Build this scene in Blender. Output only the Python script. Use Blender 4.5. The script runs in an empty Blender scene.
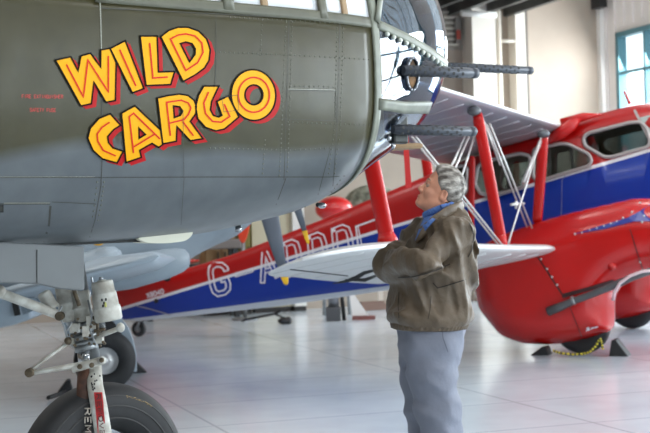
import bpy, bmesh, math, random
import numpy as np
from mathutils import Vector, Matrix
from mathutils.bvhtree import BVHTree
random.seed(4); rng = np.random.default_rng(4)
COL = bpy.context.scene.collection
# ------------------------------------------------------------ camera frame
F = 1366.0; ROLL = math.radians(1.7); CAM = np.array([0, 0, 1.55])
RT = np.array([math.cos(ROLL), 0, -math.sin(ROLL)]); UP = np.array([math.sin(ROLL), 0, math.cos(ROLL)])
def ray(x, y): return np.array([0, 1.0, 0]) + RT*(x-325)/F - UP*(y-216.5)/F
def P(x, y, d): return CAM + ray(x, y)*d
class Frame:
    def __init__(s, o, deg):
        a = math.radians(deg); s.o = np.array(o, float); s.deg = deg
        s.u = np.array([math.cos(a), math.sin(a)]); s.v = np.array([math.sin(a), -math.cos(a)])
    def w(s, t, l, z):
        p = s.o + s.u*t + s.v*l; return np.array([p[0], p[1], z])
    def hit(s, x, y, l):
        r = ray(x, y); d = (l + s.o.dot(s.v))/r[:2].dot(s.v); p = CAM + r*d
        return (p[:2]-s.o).dot(s.u), p[2]
    def on(s, x, y, l):
        t, z = s.hit(x, y, l); return s.w(t, l, z)
# ------------------------------------------------------------ materials
def lin(c):
    return tuple(((v/255)/12.92 if v/255 <= .04045 else ((v/255+.055)/1.055)**2.4) for v in c) + (1,)
MATS = {}
def mat(name, c, rough=.5, metal=0, coat=0, trans=0, noise=0, nscale=8, bump=0, bscale=60, c2=None, emit=0, alpha=1, spec=.5, stretch=(1,1,1)):
    if name in MATS: return MATS[name]
    m = bpy.data.materials.new(name); m.use_nodes = True; N = m.node_tree.nodes; L = m.node_tree.links
    b = N['Principled BSDF']; b.inputs['Base Color'].default_value = lin(c); b.inputs['Roughness'].default_value = rough
    b.inputs['Metallic'].default_value = metal; b.inputs['Coat Weight'].default_value = coat; b.inputs['Coat Roughness'].default_value = .08
    b.inputs['Transmission Weight'].default_value = trans; b.inputs['Alpha'].default_value = alpha
    b.inputs['Specular IOR Level'].default_value = spec
    if emit: b.inputs['Emission Color'].default_value = lin(c); b.inputs['Emission Strength'].default_value = emit
    if noise or c2 or bump:
        tc = N.new('ShaderNodeTexCoord'); mp = N.new('ShaderNodeMapping'); mp.inputs['Scale'].default_value = stretch
        L.new(tc.outputs['Object'], mp.inputs['Vector'])
        if noise or c2:
            n = N.new('ShaderNodeTexNoise'); n.inputs['Scale'].default_value = nscale; n.inputs['Detail'].default_value = 5
            L.new(mp.outputs[0], n.inputs['Vector'])
            r = N.new('ShaderNodeValToRGB'); r.color_ramp.elements[0].position = .35; r.color_ramp.elements[1].position = .65
            k = 1-noise; a = c2 or tuple(v*k for v in c)
            r.color_ramp.elements[0].color = lin(a); r.color_ramp.elements[1].color = lin(c)
            L.new(n.outputs[0], r.inputs[0]); L.new(r.outputs[0], b.inputs['Base Color'])
        if bump:
            n2 = N.new('ShaderNodeTexNoise'); n2.inputs['Scale'].default_value = bscale; n2.inputs['Detail'].default_value = 3
            L.new(mp.outputs[0], n2.inputs['Vector'])
            bp = N.new('ShaderNodeBump'); bp.inputs['Strength'].default_value = bump; bp.inputs['Distance'].default_value = .01
            L.new(n2.outputs[0], bp.inputs['Height']); L.new(bp.outputs[0], b.inputs['Normal'])
    MATS[name] = m; return m
# ------------------------------------------------------------ mesh builder
class MB:
    def __init__(s): s.v = []; s.f = []; s.m = []; s.sm = []
    def add(s, vs, fs, mi=0, smooth=True):
        o = len(s.v); s.v += [tuple(map(float, p)) for p in vs]
        for f in fs: s.f.append(tuple(i+o for i in f)); s.m.append(mi); s.sm.append(smooth)
        return s
    def loft(s, rings, closed=True, caps=True, mi=0, smooth=True):
        n = len(rings[0]); vs = [p for r in rings for p in r]; fs = []
        for i in range(len(rings)-1):
            for j in range(n if closed else n-1):
                k = (j+1) % n; fs.append((i*n+j, i*n+k, (i+1)*n+k, (i+1)*n+j))
        s.add(vs, fs, mi, smooth)
        if caps and closed:
            s.add(rings[0], [tuple(range(n-1, -1, -1))], mi, False); s.add(rings[-1], [tuple(range(n))], mi, False)
        return s
    def tube(s, pts, r, n=12, mi=0, caps=True, flat=1.0, side=None):
        """tube along points; r number or list; flat squashes across 'side' axis"""
        pts = [np.array(p, float) for p in pts]; rs = r if hasattr(r, '__len__') else [r]*len(pts); rings = []
        prev = None
        for i, p in enumerate(pts):
            d = pts[min(i+1, len(pts)-1)] - pts[max(i-1, 0)]; d /= np.linalg.norm(d)+1e-9
            a = np.array(side, float) if side is not None else (prev if prev is not None else (np.array([0, 0, 1.]) if abs(d[2]) < .9 else np.array([1., 0, 0])))
            a = a - d*a.dot(d); a /= np.linalg.norm(a)+1e-9; prev = a; b = np.cross(d, a)
            rings.append([p + a*rs[i]*math.cos(q) + b*rs[i]*flat*math.sin(q) for q in np.linspace(0, 2*math.pi, n, endpoint=False)])
        return s.loft(rings, True, caps, mi)
    def box(s, c, sx, sy, sz, ax=(1, 0, 0), ay=(0, 1, 0), az=(0, 0, 1), mi=0):
        c, ax, ay, az = [np.array(q, float) for q in (c, ax, ay, az)]
        vs = [c+ax*sx*i/2+ay*sy*j/2+az*sz*k/2 for i in (-1, 1) for j in (-1, 1) for k in (-1, 1)]
        return s.add(vs, [(0,1,3,2),(4,6,7,5),(0,4,5,1),(2,3,7,6),(0,2,6,4),(1,5,7,3)], mi, False)
    def prism(s, poly, d, mi=0, smooth=False):
        """closed polygon (list of 3d points) extruded by vector d"""
        n = len(poly); poly = [np.array(p, float) for p in poly]; d = np.array(d, float)
        s.add(poly+[p+d for p in poly], [tuple(range(n-1, -1, -1)), tuple(range(n, 2*n))] + [(i, (i+1) % n, n+(i+1) % n, n+i) for i in range(n)], mi, smooth)
        return s
    def ell(s, c, r, ax=None, nu=20, nv=12, mi=0):
        c = np.array(c, float); A = np.eye(3) if ax is None else np.array(ax, float)
        rings = []
        for i in range(nv+1):
            th = math.pi*(i/nv); th = min(max(th, .02), math.pi-.02)
            rings.append([c + A[0]*r[0]*math.sin(th)*math.cos(q) + A[1]*r[1]*math.sin(th)*math.sin(q) + A[2]*r[2]*math.cos(th) for q in np.linspace(0, 2*math.pi, nu, endpoint=False)])
        return s.loft(rings, True, True, mi)
    def lathe(s, c, axis, prof, n=32, mi=0, caps=True):
        """prof: list of (dist along axis, radius)"""
        c = np.array(c, float); d = np.array(axis, float); d /= np.linalg.norm(d)
        a = np.array([0, 0, 1.]) if abs(d[2]) < .9 else np.array([1., 0, 0]); a = a-d*a.dot(d); a /= np.linalg.norm(a); b = np.cross(d, a)
        rings = [[c + d*h + (a*math.cos(q)+b*math.sin(q))*max(r, 1e-4) for q in np.linspace(0, 2*math.pi, n, endpoint=False)] for h, r in prof]
        return s.loft(rings, True, caps, mi)
    def build(s, name, mats, parent=None, mod=None, fix=True):
        me = bpy.data.meshes.new(name); off = np.zeros(3)
        used = sorted({i for f in s.f for i in f})
        if len(used) < len(s.v): mp_ = {i: k for k, i in enumerate(used)}; s.v = [s.v[i] for i in used]; s.f = [tuple(mp_[i] for i in f) for f in s.f]
        root = parent
        while root is not None and root.parent is not None: root = root.parent
        if root is not None: off = np.array(root['_base'])
        me.from_pydata([tuple(np.array(v)-off) for v in s.v], [], s.f)
        for m in (mats if isinstance(mats, (list, tuple)) else [mats]): me.materials.append(m)
        me.polygons.foreach_set('material_index', s.m); me.polygons.foreach_set('use_smooth', s.sm)
        if fix:
            bm = bmesh.new(); bm.from_mesh(me); bmesh.ops.remove_doubles(bm, verts=bm.verts, dist=1e-5)
            bmesh.ops.recalc_face_normals(bm, faces=bm.faces); bm.to_mesh(me); bm.free()
        o = bpy.data.objects.new(name, me); COL.objects.link(o)
        if parent is not None: o.parent = parent
        if mod: mod(o)
        return o
def islands(mb):
    par = list(range(len(mb.v)))
    def find(i):
        while par[i] != i: par[i] = par[par[i]]; i = par[i]
        return i
    key = {}
    for i, p in enumerate(mb.v):
        k = (round(p[0], 5), round(p[1], 5), round(p[2], 5))
        if k in key: par[find(i)] = find(key[k])
        else: key[k] = i
    for f in mb.f:
        for j in f[1:]: par[find(j)] = find(f[0])
    g = {}
    for n, f in enumerate(mb.f): g.setdefault(find(f[0]), []).append(n)
    return list(g.values())
def each(mb, name, mats, parent, mod=None, fix=True, maxn=100):
    """every separate piece becomes a part of its own; beyond maxn the rest is one part"""
    isl = islands(mb); out = []
    def pick(fl):
        m2 = MB(); m2.v = mb.v; m2.f = [mb.f[i] for i in fl]; m2.m = [mb.m[i] for i in fl]; m2.sm = [mb.sm[i] for i in fl]; return m2
    for fl in isl[:maxn]: out.append(pick(fl).build(name, mats, parent, mod, fix))
    if len(isl) > maxn:
        o = pick([i for fl in isl[maxn:] for i in fl]).build(name, mats, parent, mod, fix); o['kind'] = 'stuff'
    return out
def thin_glass(name, tint=(235, 240, 242), f0=1.5, rough=.02, boost=1.0):
    m = bpy.data.materials.new(name); m.use_nodes = True; N = m.node_tree.nodes; L = m.node_tree.links; N.remove(N['Principled BSDF'])
    t = N.new('ShaderNodeBsdfTransparent'); t.inputs[0].default_value = lin(tint); g = N.new('ShaderNodeBsdfGlossy'); g.inputs['Roughness'].default_value = rough
    fr = N.new('ShaderNodeLayerWeight'); fr.inputs[0].default_value = .5; pw = N.new('ShaderNodeMath'); pw.operation = 'POWER'; pw.inputs[1].default_value = 4; L.new(fr.outputs['Facing'], pw.inputs[0]); mu = N.new('ShaderNodeMath'); mu.operation = 'MULTIPLY_ADD'; mu.inputs[1].default_value = .9; mu.inputs[2].default_value = .045*boost; mu.use_clamp = True
    x = N.new('ShaderNodeMixShader'); L.new(pw.outputs[0], mu.inputs[0]); L.new(mu.outputs[0], x.inputs[0]); L.new(t.outputs[0], x.inputs[1]); L.new(g.outputs[0], x.inputs[2]); L.new(x.outputs[0], N['Material Output'].inputs[0])
    return m
def single(mb, name, mats, label, cat, group=None, base=None, mod=None):
    vs = np.array(mb.v); b = base if base is not None else (vs[:, 0].mean(), vs[:, 1].mean(), vs[:, 2].min())
    mb.v = [tuple(np.array(v)-np.array(b)) for v in mb.v]
    o = mb.build(name, mats, None, mod); o.location = b; tag(o, label, cat, group); return o
def tag(o, label, cat, group=None):
    o['label'] = label; o['category'] = cat
    if group: o['group'] = group
    return o
def thing(name, label, cat, base, group=None):
    o = bpy.data.objects.new(name, None); COL.objects.link(o); o.location = tuple(map(float, base)); o['_base'] = [float(q) for q in base]
    o.empty_display_size = .1
    return tag(o, label, cat, group)
def struct(mb, name, m):
    o = mb.build(name, m); o['kind'] = 'structure'; return o
def bevel(w, seg=2):
    def f(o):
        b = o.modifiers.new('bevel', 'BEVEL'); b.width = w; b.segments = seg; b.limit_method = 'ANGLE'
    return f
def solid(t):
    def f(o):
        b = o.modifiers.new('solid', 'SOLIDIFY'); b.thickness = t; b.offset = -1
    return f
# ------------------------------------------------------------ implicit surfaces
def nets(Fv, o, h):
    """naive surface nets of a sampled field (negative inside)"""
    nx, ny, nz = Fv.shape; ins = Fv < 0
    cor = [(i, j, k) for i in (0, 1) for j in (0, 1) for k in (0, 1)]
    def sl(A, c): return A[c[0]:nx-1+c[0], c[1]:ny-1+c[1], c[2]:nz-1+c[2]]
    cnt = sum(sl(ins, c).astype(np.int8) for c in cor); act = (cnt > 0) & (cnt < 8)
    S = np.zeros(act.shape+(3,)); W = np.zeros(act.shape)
    for a in cor:
        for ax in range(3):
            if a[ax]: continue
            b = list(a); b[ax] = 1; fa = sl(Fv, a); fb = sl(Fv, b); cr = (fa < 0) != (fb < 0)
            t = np.where(cr, fa/np.where(cr, fa-fb, 1), 0)
            for q in range(3): S[..., q] += np.where(cr, a[q] + (t if q == ax else 0), 0)
            W += cr
    idx = -np.ones(act.shape, int); I = np.argwhere(act); idx[act] = np.arange(len(I))
    V = (I + S[act]/W[act][:, None])*h + np.array(o)
    Q = []
    for ax in range(3):
        b = [slice(None)]*3; c = [slice(None)]*3; b[ax] = slice(0, -1); c[ax] = slice(1, None)
        cr = ins[tuple(b)] != ins[tuple(c)]; E = np.argwhere(cr); o1, o2 = [(1, 2), (2, 0), (0, 1)][ax]
        E = E[(E[:, o1] > 0) & (E[:, o2] > 0) & (E[:, o1] < Fv.shape[o1]-1) & (E[:, o2] < Fv.shape[o2]-1)]
        s = ins[tuple(b)][tuple(E.T)]
        def g(d1, d2):
            e = E.copy(); e[:, o1] -= d1; e[:, o2] -= d2; return idx[tuple(e.T)]
        q = np.stack([g(1, 1), g(0, 1), g(0, 0), g(1, 0)], 1); q[~s] = q[~s][:, ::-1]; Q.append(q)
    Q = np.concatenate(Q); Q = Q[(Q >= 0).all(1)]
    return V, Q
def implicit(fn, lo, hi, h):
    lo = np.array(lo, float); n = np.ceil((np.array(hi)-lo)/h).astype(int)+1
    X, Y, Z = np.meshgrid(*[lo[i]+h*np.arange(n[i]) for i in range(3)], indexing='ij')
    return nets(fn(X, Y, Z), lo, h)
def imp_mb(fn, lo, hi, h, T=None, mi=0):
    V, Q = implicit(fn, lo, hi, h)
    if T is not None: V = T(V)
    mb = MB(); mb.v = [tuple(v) for v in V]; mb.f = [tuple(q) for q in Q.tolist()]; mb.m = [mi]*len(mb.f); mb.sm = [True]*len(mb.f); return mb
def smin(a, b, k=.02):
    h = np.clip(.5+.5*(b-a)/k, 0, 1); return b*(1-h)+a*h-k*h*(1-h)
def smax(a, b, k=.02): return -smin(-a, -b, k)
def cap(X, Y, Z, a, b, ra, rb=None):
    rb = ra if rb is None else rb; a = np.array(a, float); b = np.array(b, float); d = b-a
    t = np.clip(((X-a[0])*d[0]+(Y-a[1])*d[1]+(Z-a[2])*d[2])/d.dot(d), 0, 1)
    return np.sqrt((X-a[0]-t*d[0])**2+(Y-a[1]-t*d[1])**2+(Z-a[2]-t*d[2])**2) - (ra+(rb-ra)*t)
def elli(X, Y, Z, c, r, A=None):
    D_ = [X-c[0], Y-c[1], Z-c[2]]
    if A is not None: D_ = [sum(A[i][j]*D_[j] for j in range(3)) for i in range(3)]
    k = np.sqrt(sum((D_[i]/r[i])**2 for i in range(3))); k2 = np.sqrt(sum((D_[i]/r[i]**2)**2 for i in range(3)))+1e-9
    return k*(k-1)/k2
def wob(X, Y, Z, f, seed=0):
    r = np.random.default_rng(seed); s = 0
    for i in range(7):
        k = r.normal(size=3); k *= f*(.6+.9*r.random())/np.linalg.norm(k); s = s+np.sin(k[0]*X+k[1]*Y+k[2]*Z+r.random()*6.28)
    return s/3.2
def polydist(px, py, poly):
    """signed distance (negative inside) of grid points to polygon"""
    poly = np.array(poly, float); d = np.full(px.shape, 1e9); ins = np.zeros(px.shape, bool)
    for i in range(len(poly)):
        a = poly[i]; b = poly[(i+1) % len(poly)]; e = b-a; t = np.clip(((px-a[0])*e[0]+(py-a[1])*e[1])/(e.dot(e)+1e-12), 0, 1)
        d = np.minimum(d, np.hypot(px-a[0]-t*e[0], py-a[1]-t*e[1]))
        c = (a[1] > py) != (b[1] > py); ins ^= c & (px < (b[0]-a[0])*(py-a[1])/((b[1]-a[1]) if b[1] != a[1] else 1e-9)+a[0])
    return np.where(ins, -d, d)
def inflate(fr, poly, l0, W, r, h=.03, flat=0):
    """body whose side outline is poly [(t,z)...] in frame fr, round across, half width W around lateral l0"""
    A = np.array(poly); lo = [A[:, 0].min()-3*h, -W-3*h, A[:, 1].min()-3*h]; hi = [A[:, 0].max()+3*h, W+3*h, A[:, 1].max()+3*h]
    def fn(X, Y, Z):
        sd = polydist(X[:, 0, :], Z[:, 0, :], poly)[:, None, :]
        d = np.clip(-sd, 0, r); w = W*np.sqrt(np.clip(1-(1-d/r)**2, 0, 1))
        return np.where(sd > 0, sd + np.abs(Y)*.2, (np.abs(Y)-w)*.5 - 1e-4)
    def T(V):
        return np.stack([fr.o[0]+fr.u[0]*V[:, 0]+fr.v[0]*(V[:, 1]+l0), fr.o[1]+fr.u[1]*V[:, 0]+fr.v[1]*(V[:, 1]+l0), V[:, 2]], 1)
    return imp_mb(fn, lo, hi, h, T)
def smoother(n, f=.5):
    def m(o):
        s = o.modifiers.new('smooth', 'SMOOTH'); s.iterations = n; s.factor = f
    return m
def bvh_of(mb): return BVHTree.FromPolygons([Vector(v) for v in mb.v], mb.f)
def cast(bvh, x, y, off):
    r = Vector(ray(x, y)).normalized(); h, n, i, d = bvh.ray_cast(Vector(CAM), r)
    if h is None: return None
    return np.array(h - r*off)
def decal(bvh, polys, off, maxlen=.035, holes=()):
    """flat painted shape wrapped on a surface. polys: list of loops (outer + holes) in picture coordinates"""
    bm = bmesh.new(); ed = []
    for lp in polys:
        vs = [bm.verts.new((x, y, 0)) for x, y in lp]
        ed += [bm.edges.new((vs[i], vs[(i+1) % len(vs)])) for i in range(len(vs))]
    bmesh.ops.triangle_fill(bm, use_beauty=True, edges=ed, use_dissolve=False)
    bmesh.ops.delete(bm, geom=[v for v in bm.verts if not v.link_faces], context='VERTS')
    for _ in range(4):
        le = [e for e in bm.edges if e.calc_length() > maxlen*230]
        if not le: break
        bmesh.ops.subdivide_edges(bm, edges=le, cuts=1); bmesh.ops.triangulate(bm, faces=bm.faces)
    bm.verts.ensure_lookup_table(); vs = []; ok = True
    for v in bm.verts:
        q = cast(bvh, v.co.x, v.co.y, off)
        if q is None: ok = False; q = np.array([0, 0, -9.])
        vs.append(q)
    bm.verts.index_update(); fs = [tuple(v.index for v in f.verts) for f in bm.faces if all(vs[v.index][2] > -5 for v in f.verts)]
    # face camera side outward
    out = []
    for f in fs:
        a, b, c = [vs[i] for i in f[:3]]; n = np.cross(b-a, c-a)
        out.append(f if n.dot(CAM-a) > 0 else f[::-1])
    bm.free(); return vs, out
def stroke(bvh, pts, hw, off, step=6):
    """ribbon of half width hw (px) along a picture polyline, wrapped on a surface, mitred"""
    P2 = [np.array(p, float) for p in pts]; Q = [P2[0]]
    for a, b in zip(P2[:-1], P2[1:]):
        n = max(1, int(np.linalg.norm(b-a)/step)); Q += [a+(b-a)*i/n for i in range(1, n+1)]
    closed = np.linalg.norm(P2[0]-P2[-1]) < .01; L_, R_ = [], []; m = len(Q)
    for i, p in enumerate(Q):
        a = Q[i-1] if i else (Q[-2] if closed else p); b = Q[i+1] if i < m-1 else (Q[1] if closed else p)
        d1 = p-a; d2 = b-p
        d1 = d1/np.linalg.norm(d1) if np.linalg.norm(d1) > 1e-6 else d2/np.linalg.norm(d2); d2 = d2/np.linalg.norm(d2) if np.linalg.norm(d2) > 1e-6 else d1
        n1 = np.array([-d1[1], d1[0]]); n2 = np.array([-d2[1], d2[0]]); n = n1+n2; n /= np.linalg.norm(n)+1e-9; k = hw/max(.45, n.dot(n1))
        L_.append(p+n*k); R_.append(p-n*k)
    vs = []
    for a, b in zip(L_, R_):
        for q in (a, b):
            h = cast(bvh, q[0], q[1], off); vs.append(h if h is not None else np.array([0, 0, -9.]))
    fs = []
    for i in range(m-1):
        f = (2*i, 2*i+1, 2*i+3, 2*i+2)
        if all(vs[j][2] > -5 for j in f): fs.append(f)
    return vs, fs
def circ(cx, cy, rx, ry, n=36, rot=0):
    return [(cx+rx*math.cos(a)*math.cos(rot)-ry*math.sin(a)*math.sin(rot), cy+rx*math.cos(a)*math.sin(rot)+ry*math.sin(a)*math.cos(rot)) for a in np.linspace(0, 2*math.pi, n, endpoint=False)]
def soft(poly, n=2, keep=()):
    """Chaikin rounding of a closed loop"""
    for _ in range(n):
        o = []
        for i in range(len(poly)):
            a, b = poly[i], poly[(i+1) % len(poly)]; o += [(a[0]*.75+b[0]*.25, a[1]*.75+b[1]*.25), (a[0]*.25+b[0]*.75, a[1]*.25+b[1]*.75)]
        poly = o
    return poly
def rpoly(poly, r, n=4):
    """round the corners of a closed loop by about r"""
    out = []; m = len(poly)
    for i in range(m):
        p = np.array(poly[i], float); a = np.array(poly[i-1], float); b = np.array(poly[(i+1) % m], float)
        da = np.linalg.norm(a-p); db = np.linalg.norm(b-p); k = min(r, da*.45, db*.45); A = p+(a-p)/da*k; B_ = p+(b-p)/db*k
        for t in np.linspace(0, 1, n): out.append(tuple((1-t)**2*A+2*t*(1-t)*p+t*t*B_))
    return out
def interp(t, tab):
    return float(np.interp(t, [a[0] for a in tab], [a[1] for a in tab]))
def smooth_interp(t, tab, w=.06):
    return sum(interp(t+o*w, tab)*k for o, k in ((-1.5, .15), (-.75, .2), (0, .3), (.75, .2), (1.5, .15)))
#@@PART2
# ============================================================ THE HANGAR
K = Frame((.78, 23.5), 18.9)          # back wall: t along it, l into the room
Wr = Frame(tuple(K.w(4.65, 0, 0)[:2]), -71.1)   # right wall, t towards the viewer
ZT = 8.5
mWall = mat('painted_block_wall', (172, 158, 144), .8, noise=.05, nscale=1.2, bump=.05, bscale=30)
mSide = mat('white_siding', (222, 216, 212), .55)
mSteel = mat('dark_steel_deck', (74, 74, 72), .5, metal=.3, noise=.2, nscale=3)
mTeal = mat('teal_window_frame', (70, 118, 128), .4)
mPane = thin_glass('window_glass')
def floor_mat():
    m = bpy.data.materials.new('polished_floor'); m.use_nodes = True; N = m.node_tree.nodes; L = m.node_tree.links; b = N['Principled BSDF']
    tc = N.new('ShaderNodeTexCoord'); n = N.new('ShaderNodeTexNoise'); n.inputs['Scale'].default_value = .35; n.inputs['Detail'].default_value = 6
    L.new(tc.outputs['Object'], n.inputs['Vector']); r = N.new('ShaderNodeValToRGB')
    r.color_ramp.elements[0].position = .3; r.color_ramp.elements[0].color = lin((194, 204, 213)); r.color_ramp.elements[1].position = .7; r.color_ramp.elements[1].color = lin((210, 219, 227))
    L.new(n.outputs[0], r.inputs[0])
    mp = N.new('ShaderNodeMapping'); mp.inputs['Rotation'].default_value = (0, 0, math.radians(-18.9)); L.new(tc.outputs['Object'], mp.inputs[0])
    br = N.new('ShaderNodeTexBrick'); br.inputs['Scale'].default_value = .2; br.inputs['Mortar Size'].default_value = .0025; br.offset = 0
    br.inputs['Color1'].default_value = (1, 1, 1, 1); br.inputs['Color2'].default_value = (1, 1, 1, 1); br.inputs['Mortar'].default_value = (.72, .72, .72, 1)
    L.new(mp.outputs[0], br.inputs['Vector'])
    mx = N.new('ShaderNodeMix'); mx.data_type = 'RGBA'; mx.blend_type = 'MULTIPLY'; mx.inputs[0].default_value = 1
    L.new(r.outputs[0], mx.inputs[6]); L.new(br.outputs[0], mx.inputs[7]); L.new(mx.outputs[2], b.inputs['Base Color'])
    n2 = N.new('ShaderNodeTexNoise'); n2.inputs['Scale'].default_value = 2.5; L.new(tc.outputs['Object'], n2.inputs['Vector'])
    mr = N.new('ShaderNodeMapRange'); mr.inputs[3].default_value = .16; mr.inputs[4].default_value = .3; L.new(n2.outputs[0], mr.inputs[0]); L.new(mr.outputs[0], b.inputs['Roughness'])
    b.inputs['Coat Weight'].default_value = .4; b.inputs['Coat Roughness'].default_value = .12
    return m
def quadslab(name, a, b, c, d, n, th, m):
    mb = MB(); mb.prism([a, b, c, d], np.array(n)*th); return struct(mb, name, m)
A_, B_, C_, D_ = [K.w(t, l, 0) for t, l in ((-30, 0), (4.65, 0), (4.65, 32), (-30, 32))]
zt = np.array([0, 0, ZT])
quadslab('floor', A_, B_, C_, D_, (0, 0, -1), .15, floor_mat())
quadslab('ceiling', A_+zt, B_+zt, C_+zt, D_+zt, (0, 0, 1), .1, mat('white_roof_sheet', (206, 206, 204), .7))
def kv(l): return np.array([K.v[0]*l, K.v[1]*l, 0])
def ku(t): return np.array([K.u[0]*t, K.u[1]*t, 0])
quadslab('wall_back', A_, B_, B_+zt, A_+zt, -kv(1), .2, mWall)
quadslab('wall_left', A_, D_, D_+zt, A_+zt, -ku(1), .2, mWall)
# right wall with the window cut out, siding ribs
def wb(mb, t0, t1, z0, z1, l0=0, l1=-.15, mi=0):
    t0, t1 = sorted((t0, t1)); a = Wr.w(t0, l0, z0); b = Wr.w(t1, l0, z0)
    mb.prism([a, b, b+[0, 0, z1-z0], a+[0, 0, z1-z0]], np.array([Wr.v[0], Wr.v[1], 0])*(l1-l0), mi); return mb
tw0, zw1 = Wr.hit(617.5, 33, 0); tw1 = tw0+3.6; zw0 = 1.1
TW = [tw0+i*6.2 for i in range(5)]; mb = MB(); wb(mb, 0, tw0, 0, ZT)
ZW = [zw1]+[7.4]*4
for i, a in enumerate(TW): wb(mb, a, a+3.6, ZW[i], ZT); wb(mb, a, a+3.6, 0, zw0); wb(mb, a+3.6, TW[i+1] if i < 4 else 32, 0, ZT)
for i in range(100):
    t = .12+i*.30
    if all(t < a-.05 or t > a+3.65 for a in TW): wb(mb, t, t+.05, 0, ZT, .035, 0)
    else: wb(mb, t, t+.05, zw1+.12, ZT, .035, 0); wb(mb, t, t+.05, 0, zw0-.1, .035, 0)
struct(mb, 'wall_right', mSide)
fw = .09
def make_window(n, tw0, zw1):
  tw1 = tw0+3.6; mb = MB()
  for a, b, c, d in ((tw0, tw0+fw, zw0, zw1), (tw1-fw, tw1, zw0, zw1), (tw0, tw1, zw1-fw, zw1), (tw0, tw1, zw0, zw0+fw)): wb(mb, a, b, c, d, .05, -.12)
  for i in range(1, 4): t = tw0+(tw1-tw0)*i/4; wb(mb, t-.03, t+.03, zw0, zw1, .03, -.1)
  zz = Wr.hit(621, 73.5, 0)[1]
  for z in (zz, zz-1.05): wb(mb, tw0, tw1, z-.03, z+.03, .03, -.1)
  wn = struct(mb, 'window_%d' % n, mTeal)
  mb = MB(); wb(mb, tw0+.05, tw1-.05, zw0+.05, zw1-.05, -.05, -.055); g = mb.build('glass_pane', mPane, None); g.parent = wn
for i, a in enumerate(TW): make_window(i+3 if i else 1, a, ZW[i])
# trims: column strip at the corner, bracket
mb = MB(); wb(mb, .0, .12, 0, ZT, .12, 0); struct(mb, 'trim_1', mat('white_trim', (232, 230, 226), .5))
# front of the hangar: glazed doors behind the viewer
mb = MB(); fl = 32.0
a = K.w(-30, fl, 0); mb.prism([a, a+ku(24), a+ku(24)+zt, a+zt], kv(.2))
for i in range(0, 6):
    t = -6+i*2.1; a = K.w(t-.12, fl, 0); mb.prism([a, a+ku(.24), a+ku(.24)+zt, a+zt], kv(.2))
for z, h in ((0, .5), (2.6, .1), (4.2, .1), (5.8, .1), (7.2, 1.3)):
    a = K.w(-30, fl, z); mb.prism([a, a+ku(34.65), a+ku(34.65)+[0, 0, h], a+[0, 0, h]], kv(.2))
struct(mb, 'window_2', mat('door_mullion', (150, 160, 165), .5))
# pilasters on the back wall, pipe, louvre
mPil = mat('pale_column', (226, 218, 206), .6)
def kb(mb, x0, x1, y0, y1, l0, l1, mi=0, yref=None):
    """box on the back wall between picture columns/rows"""
    t0 = K.hit(x0, yref or (y0+y1)/2, l1)[0]; t1 = K.hit(x1, yref or (y0+y1)/2, l1)[0]; z1 = K.hit((x0+x1)/2, y0, l1)[1]; z0 = K.hit((x0+x1)/2, y1, l1)[1]
    z0 = max(z0, 0); a = K.w(t0, l0, z0); b = K.w(t1, l0, z0)
    mb.prism([a, b, b+[0, 0, z1-z0], a+[0, 0, z1-z0]], kv(l1-l0), mi); return mb
for i, (x0, x1, y0, dp) in enumerate(((473, 496.5, -60, .45), (516.5, 526, -60, .3))):
    mb = MB(); kb(mb, x0, x1, y0, 340, 0, dp, yref=60); struct(mb, 'trim_%d' % (i+2), mPil)
mb = MB(); kb(mb, 526.2, 528.5, -60, 340, 0, .04, yref=60); struct(mb, 'trim_4', mat('dark_joint', (98, 92, 86), .7))
mb = MB(); a = K.on(500, 60, .25); b = a.copy(); a[2] = 6.2; b[2] = 0; mb.tube([a, b], .035); q = K.on(500, 41, .25)
mb.tube([q, q+ku(.35)], .03)
single(mb, 'wall_pipe', mPil, 'pale vertical pipe running down the wall between the two columns', 'pipe')
mb = MB()
for i in range(7): kb(mb, 437, 459, 11+i*5.4, 12.8+i*5.4, .02, .09)
kb(mb, 433, 462, 5, 50, 0, .03, 1)
single(mb, 'wall_louvre', [mat('louvre_slat', (196, 190, 178), .5), mat('louvre_back', (150, 144, 134), .6)], 'grey slatted louvre high on the back wall above the gun muzzles', 'vent')
t = thing('alarm_box', 'small grey box with a red front beside the wall louvre', 'alarm box', K.w(K.hit(459, 35, 0)[0], 0, 4.3))
mb = MB(); kb(mb, 456, 461, 17, 43, .03, .14); mb.build('box', mat('grey_box', (122, 118, 112), .5), t)
mb = MB(); kb(mb, 457, 460.5, 30, 39, .14, .17); mb.build('red_front', mat('box_red', (170, 62, 44), .5), t)
# upper part of the wall: steel deck of an upper storey carried on joists
mb = MB(); z = K.hit(470, 12, 1.2)[1]
a = K.w(-6, 0, z+.55); mb.prism([a, a+ku(8.7), a+ku(8.7)+kv(3.4), a+kv(3.4)], (0, 0, .12))
a = K.w(-6, 3.3, z+.05); mb.prism([a, a+ku(8.7), a+ku(8.7)+kv(.12), a+kv(.12)], (0, 0, .6))
for i in range(16):
    a = K.w(-5.6+i*.55, 0, z+.12); mb.prism([a, a+ku(.1), a+ku(.1)+kv(3.35), a+kv(3.35)], (0, 0, .42))
struct(mb, 'trim_5', mSteel)
mb = MB(); a = K.on(461, 13, 2.0); b = K.on(496, 15, 2.0); mb.tube([a, b], .05, 8)
single(mb, 'strip_light', mat('strip_white', (226, 226, 220), .4), 'thin pale strip light hung under the dark steel deck', 'lamp')
mb = MB(); kb(mb, 599.5, 607, -6, 7, .1, .4)
single(mb, 'wall_speaker', mat('black_plastic', (28, 28, 30), .5), 'small black speaker at the top of the corner beside the siding', 'speaker')
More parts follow.
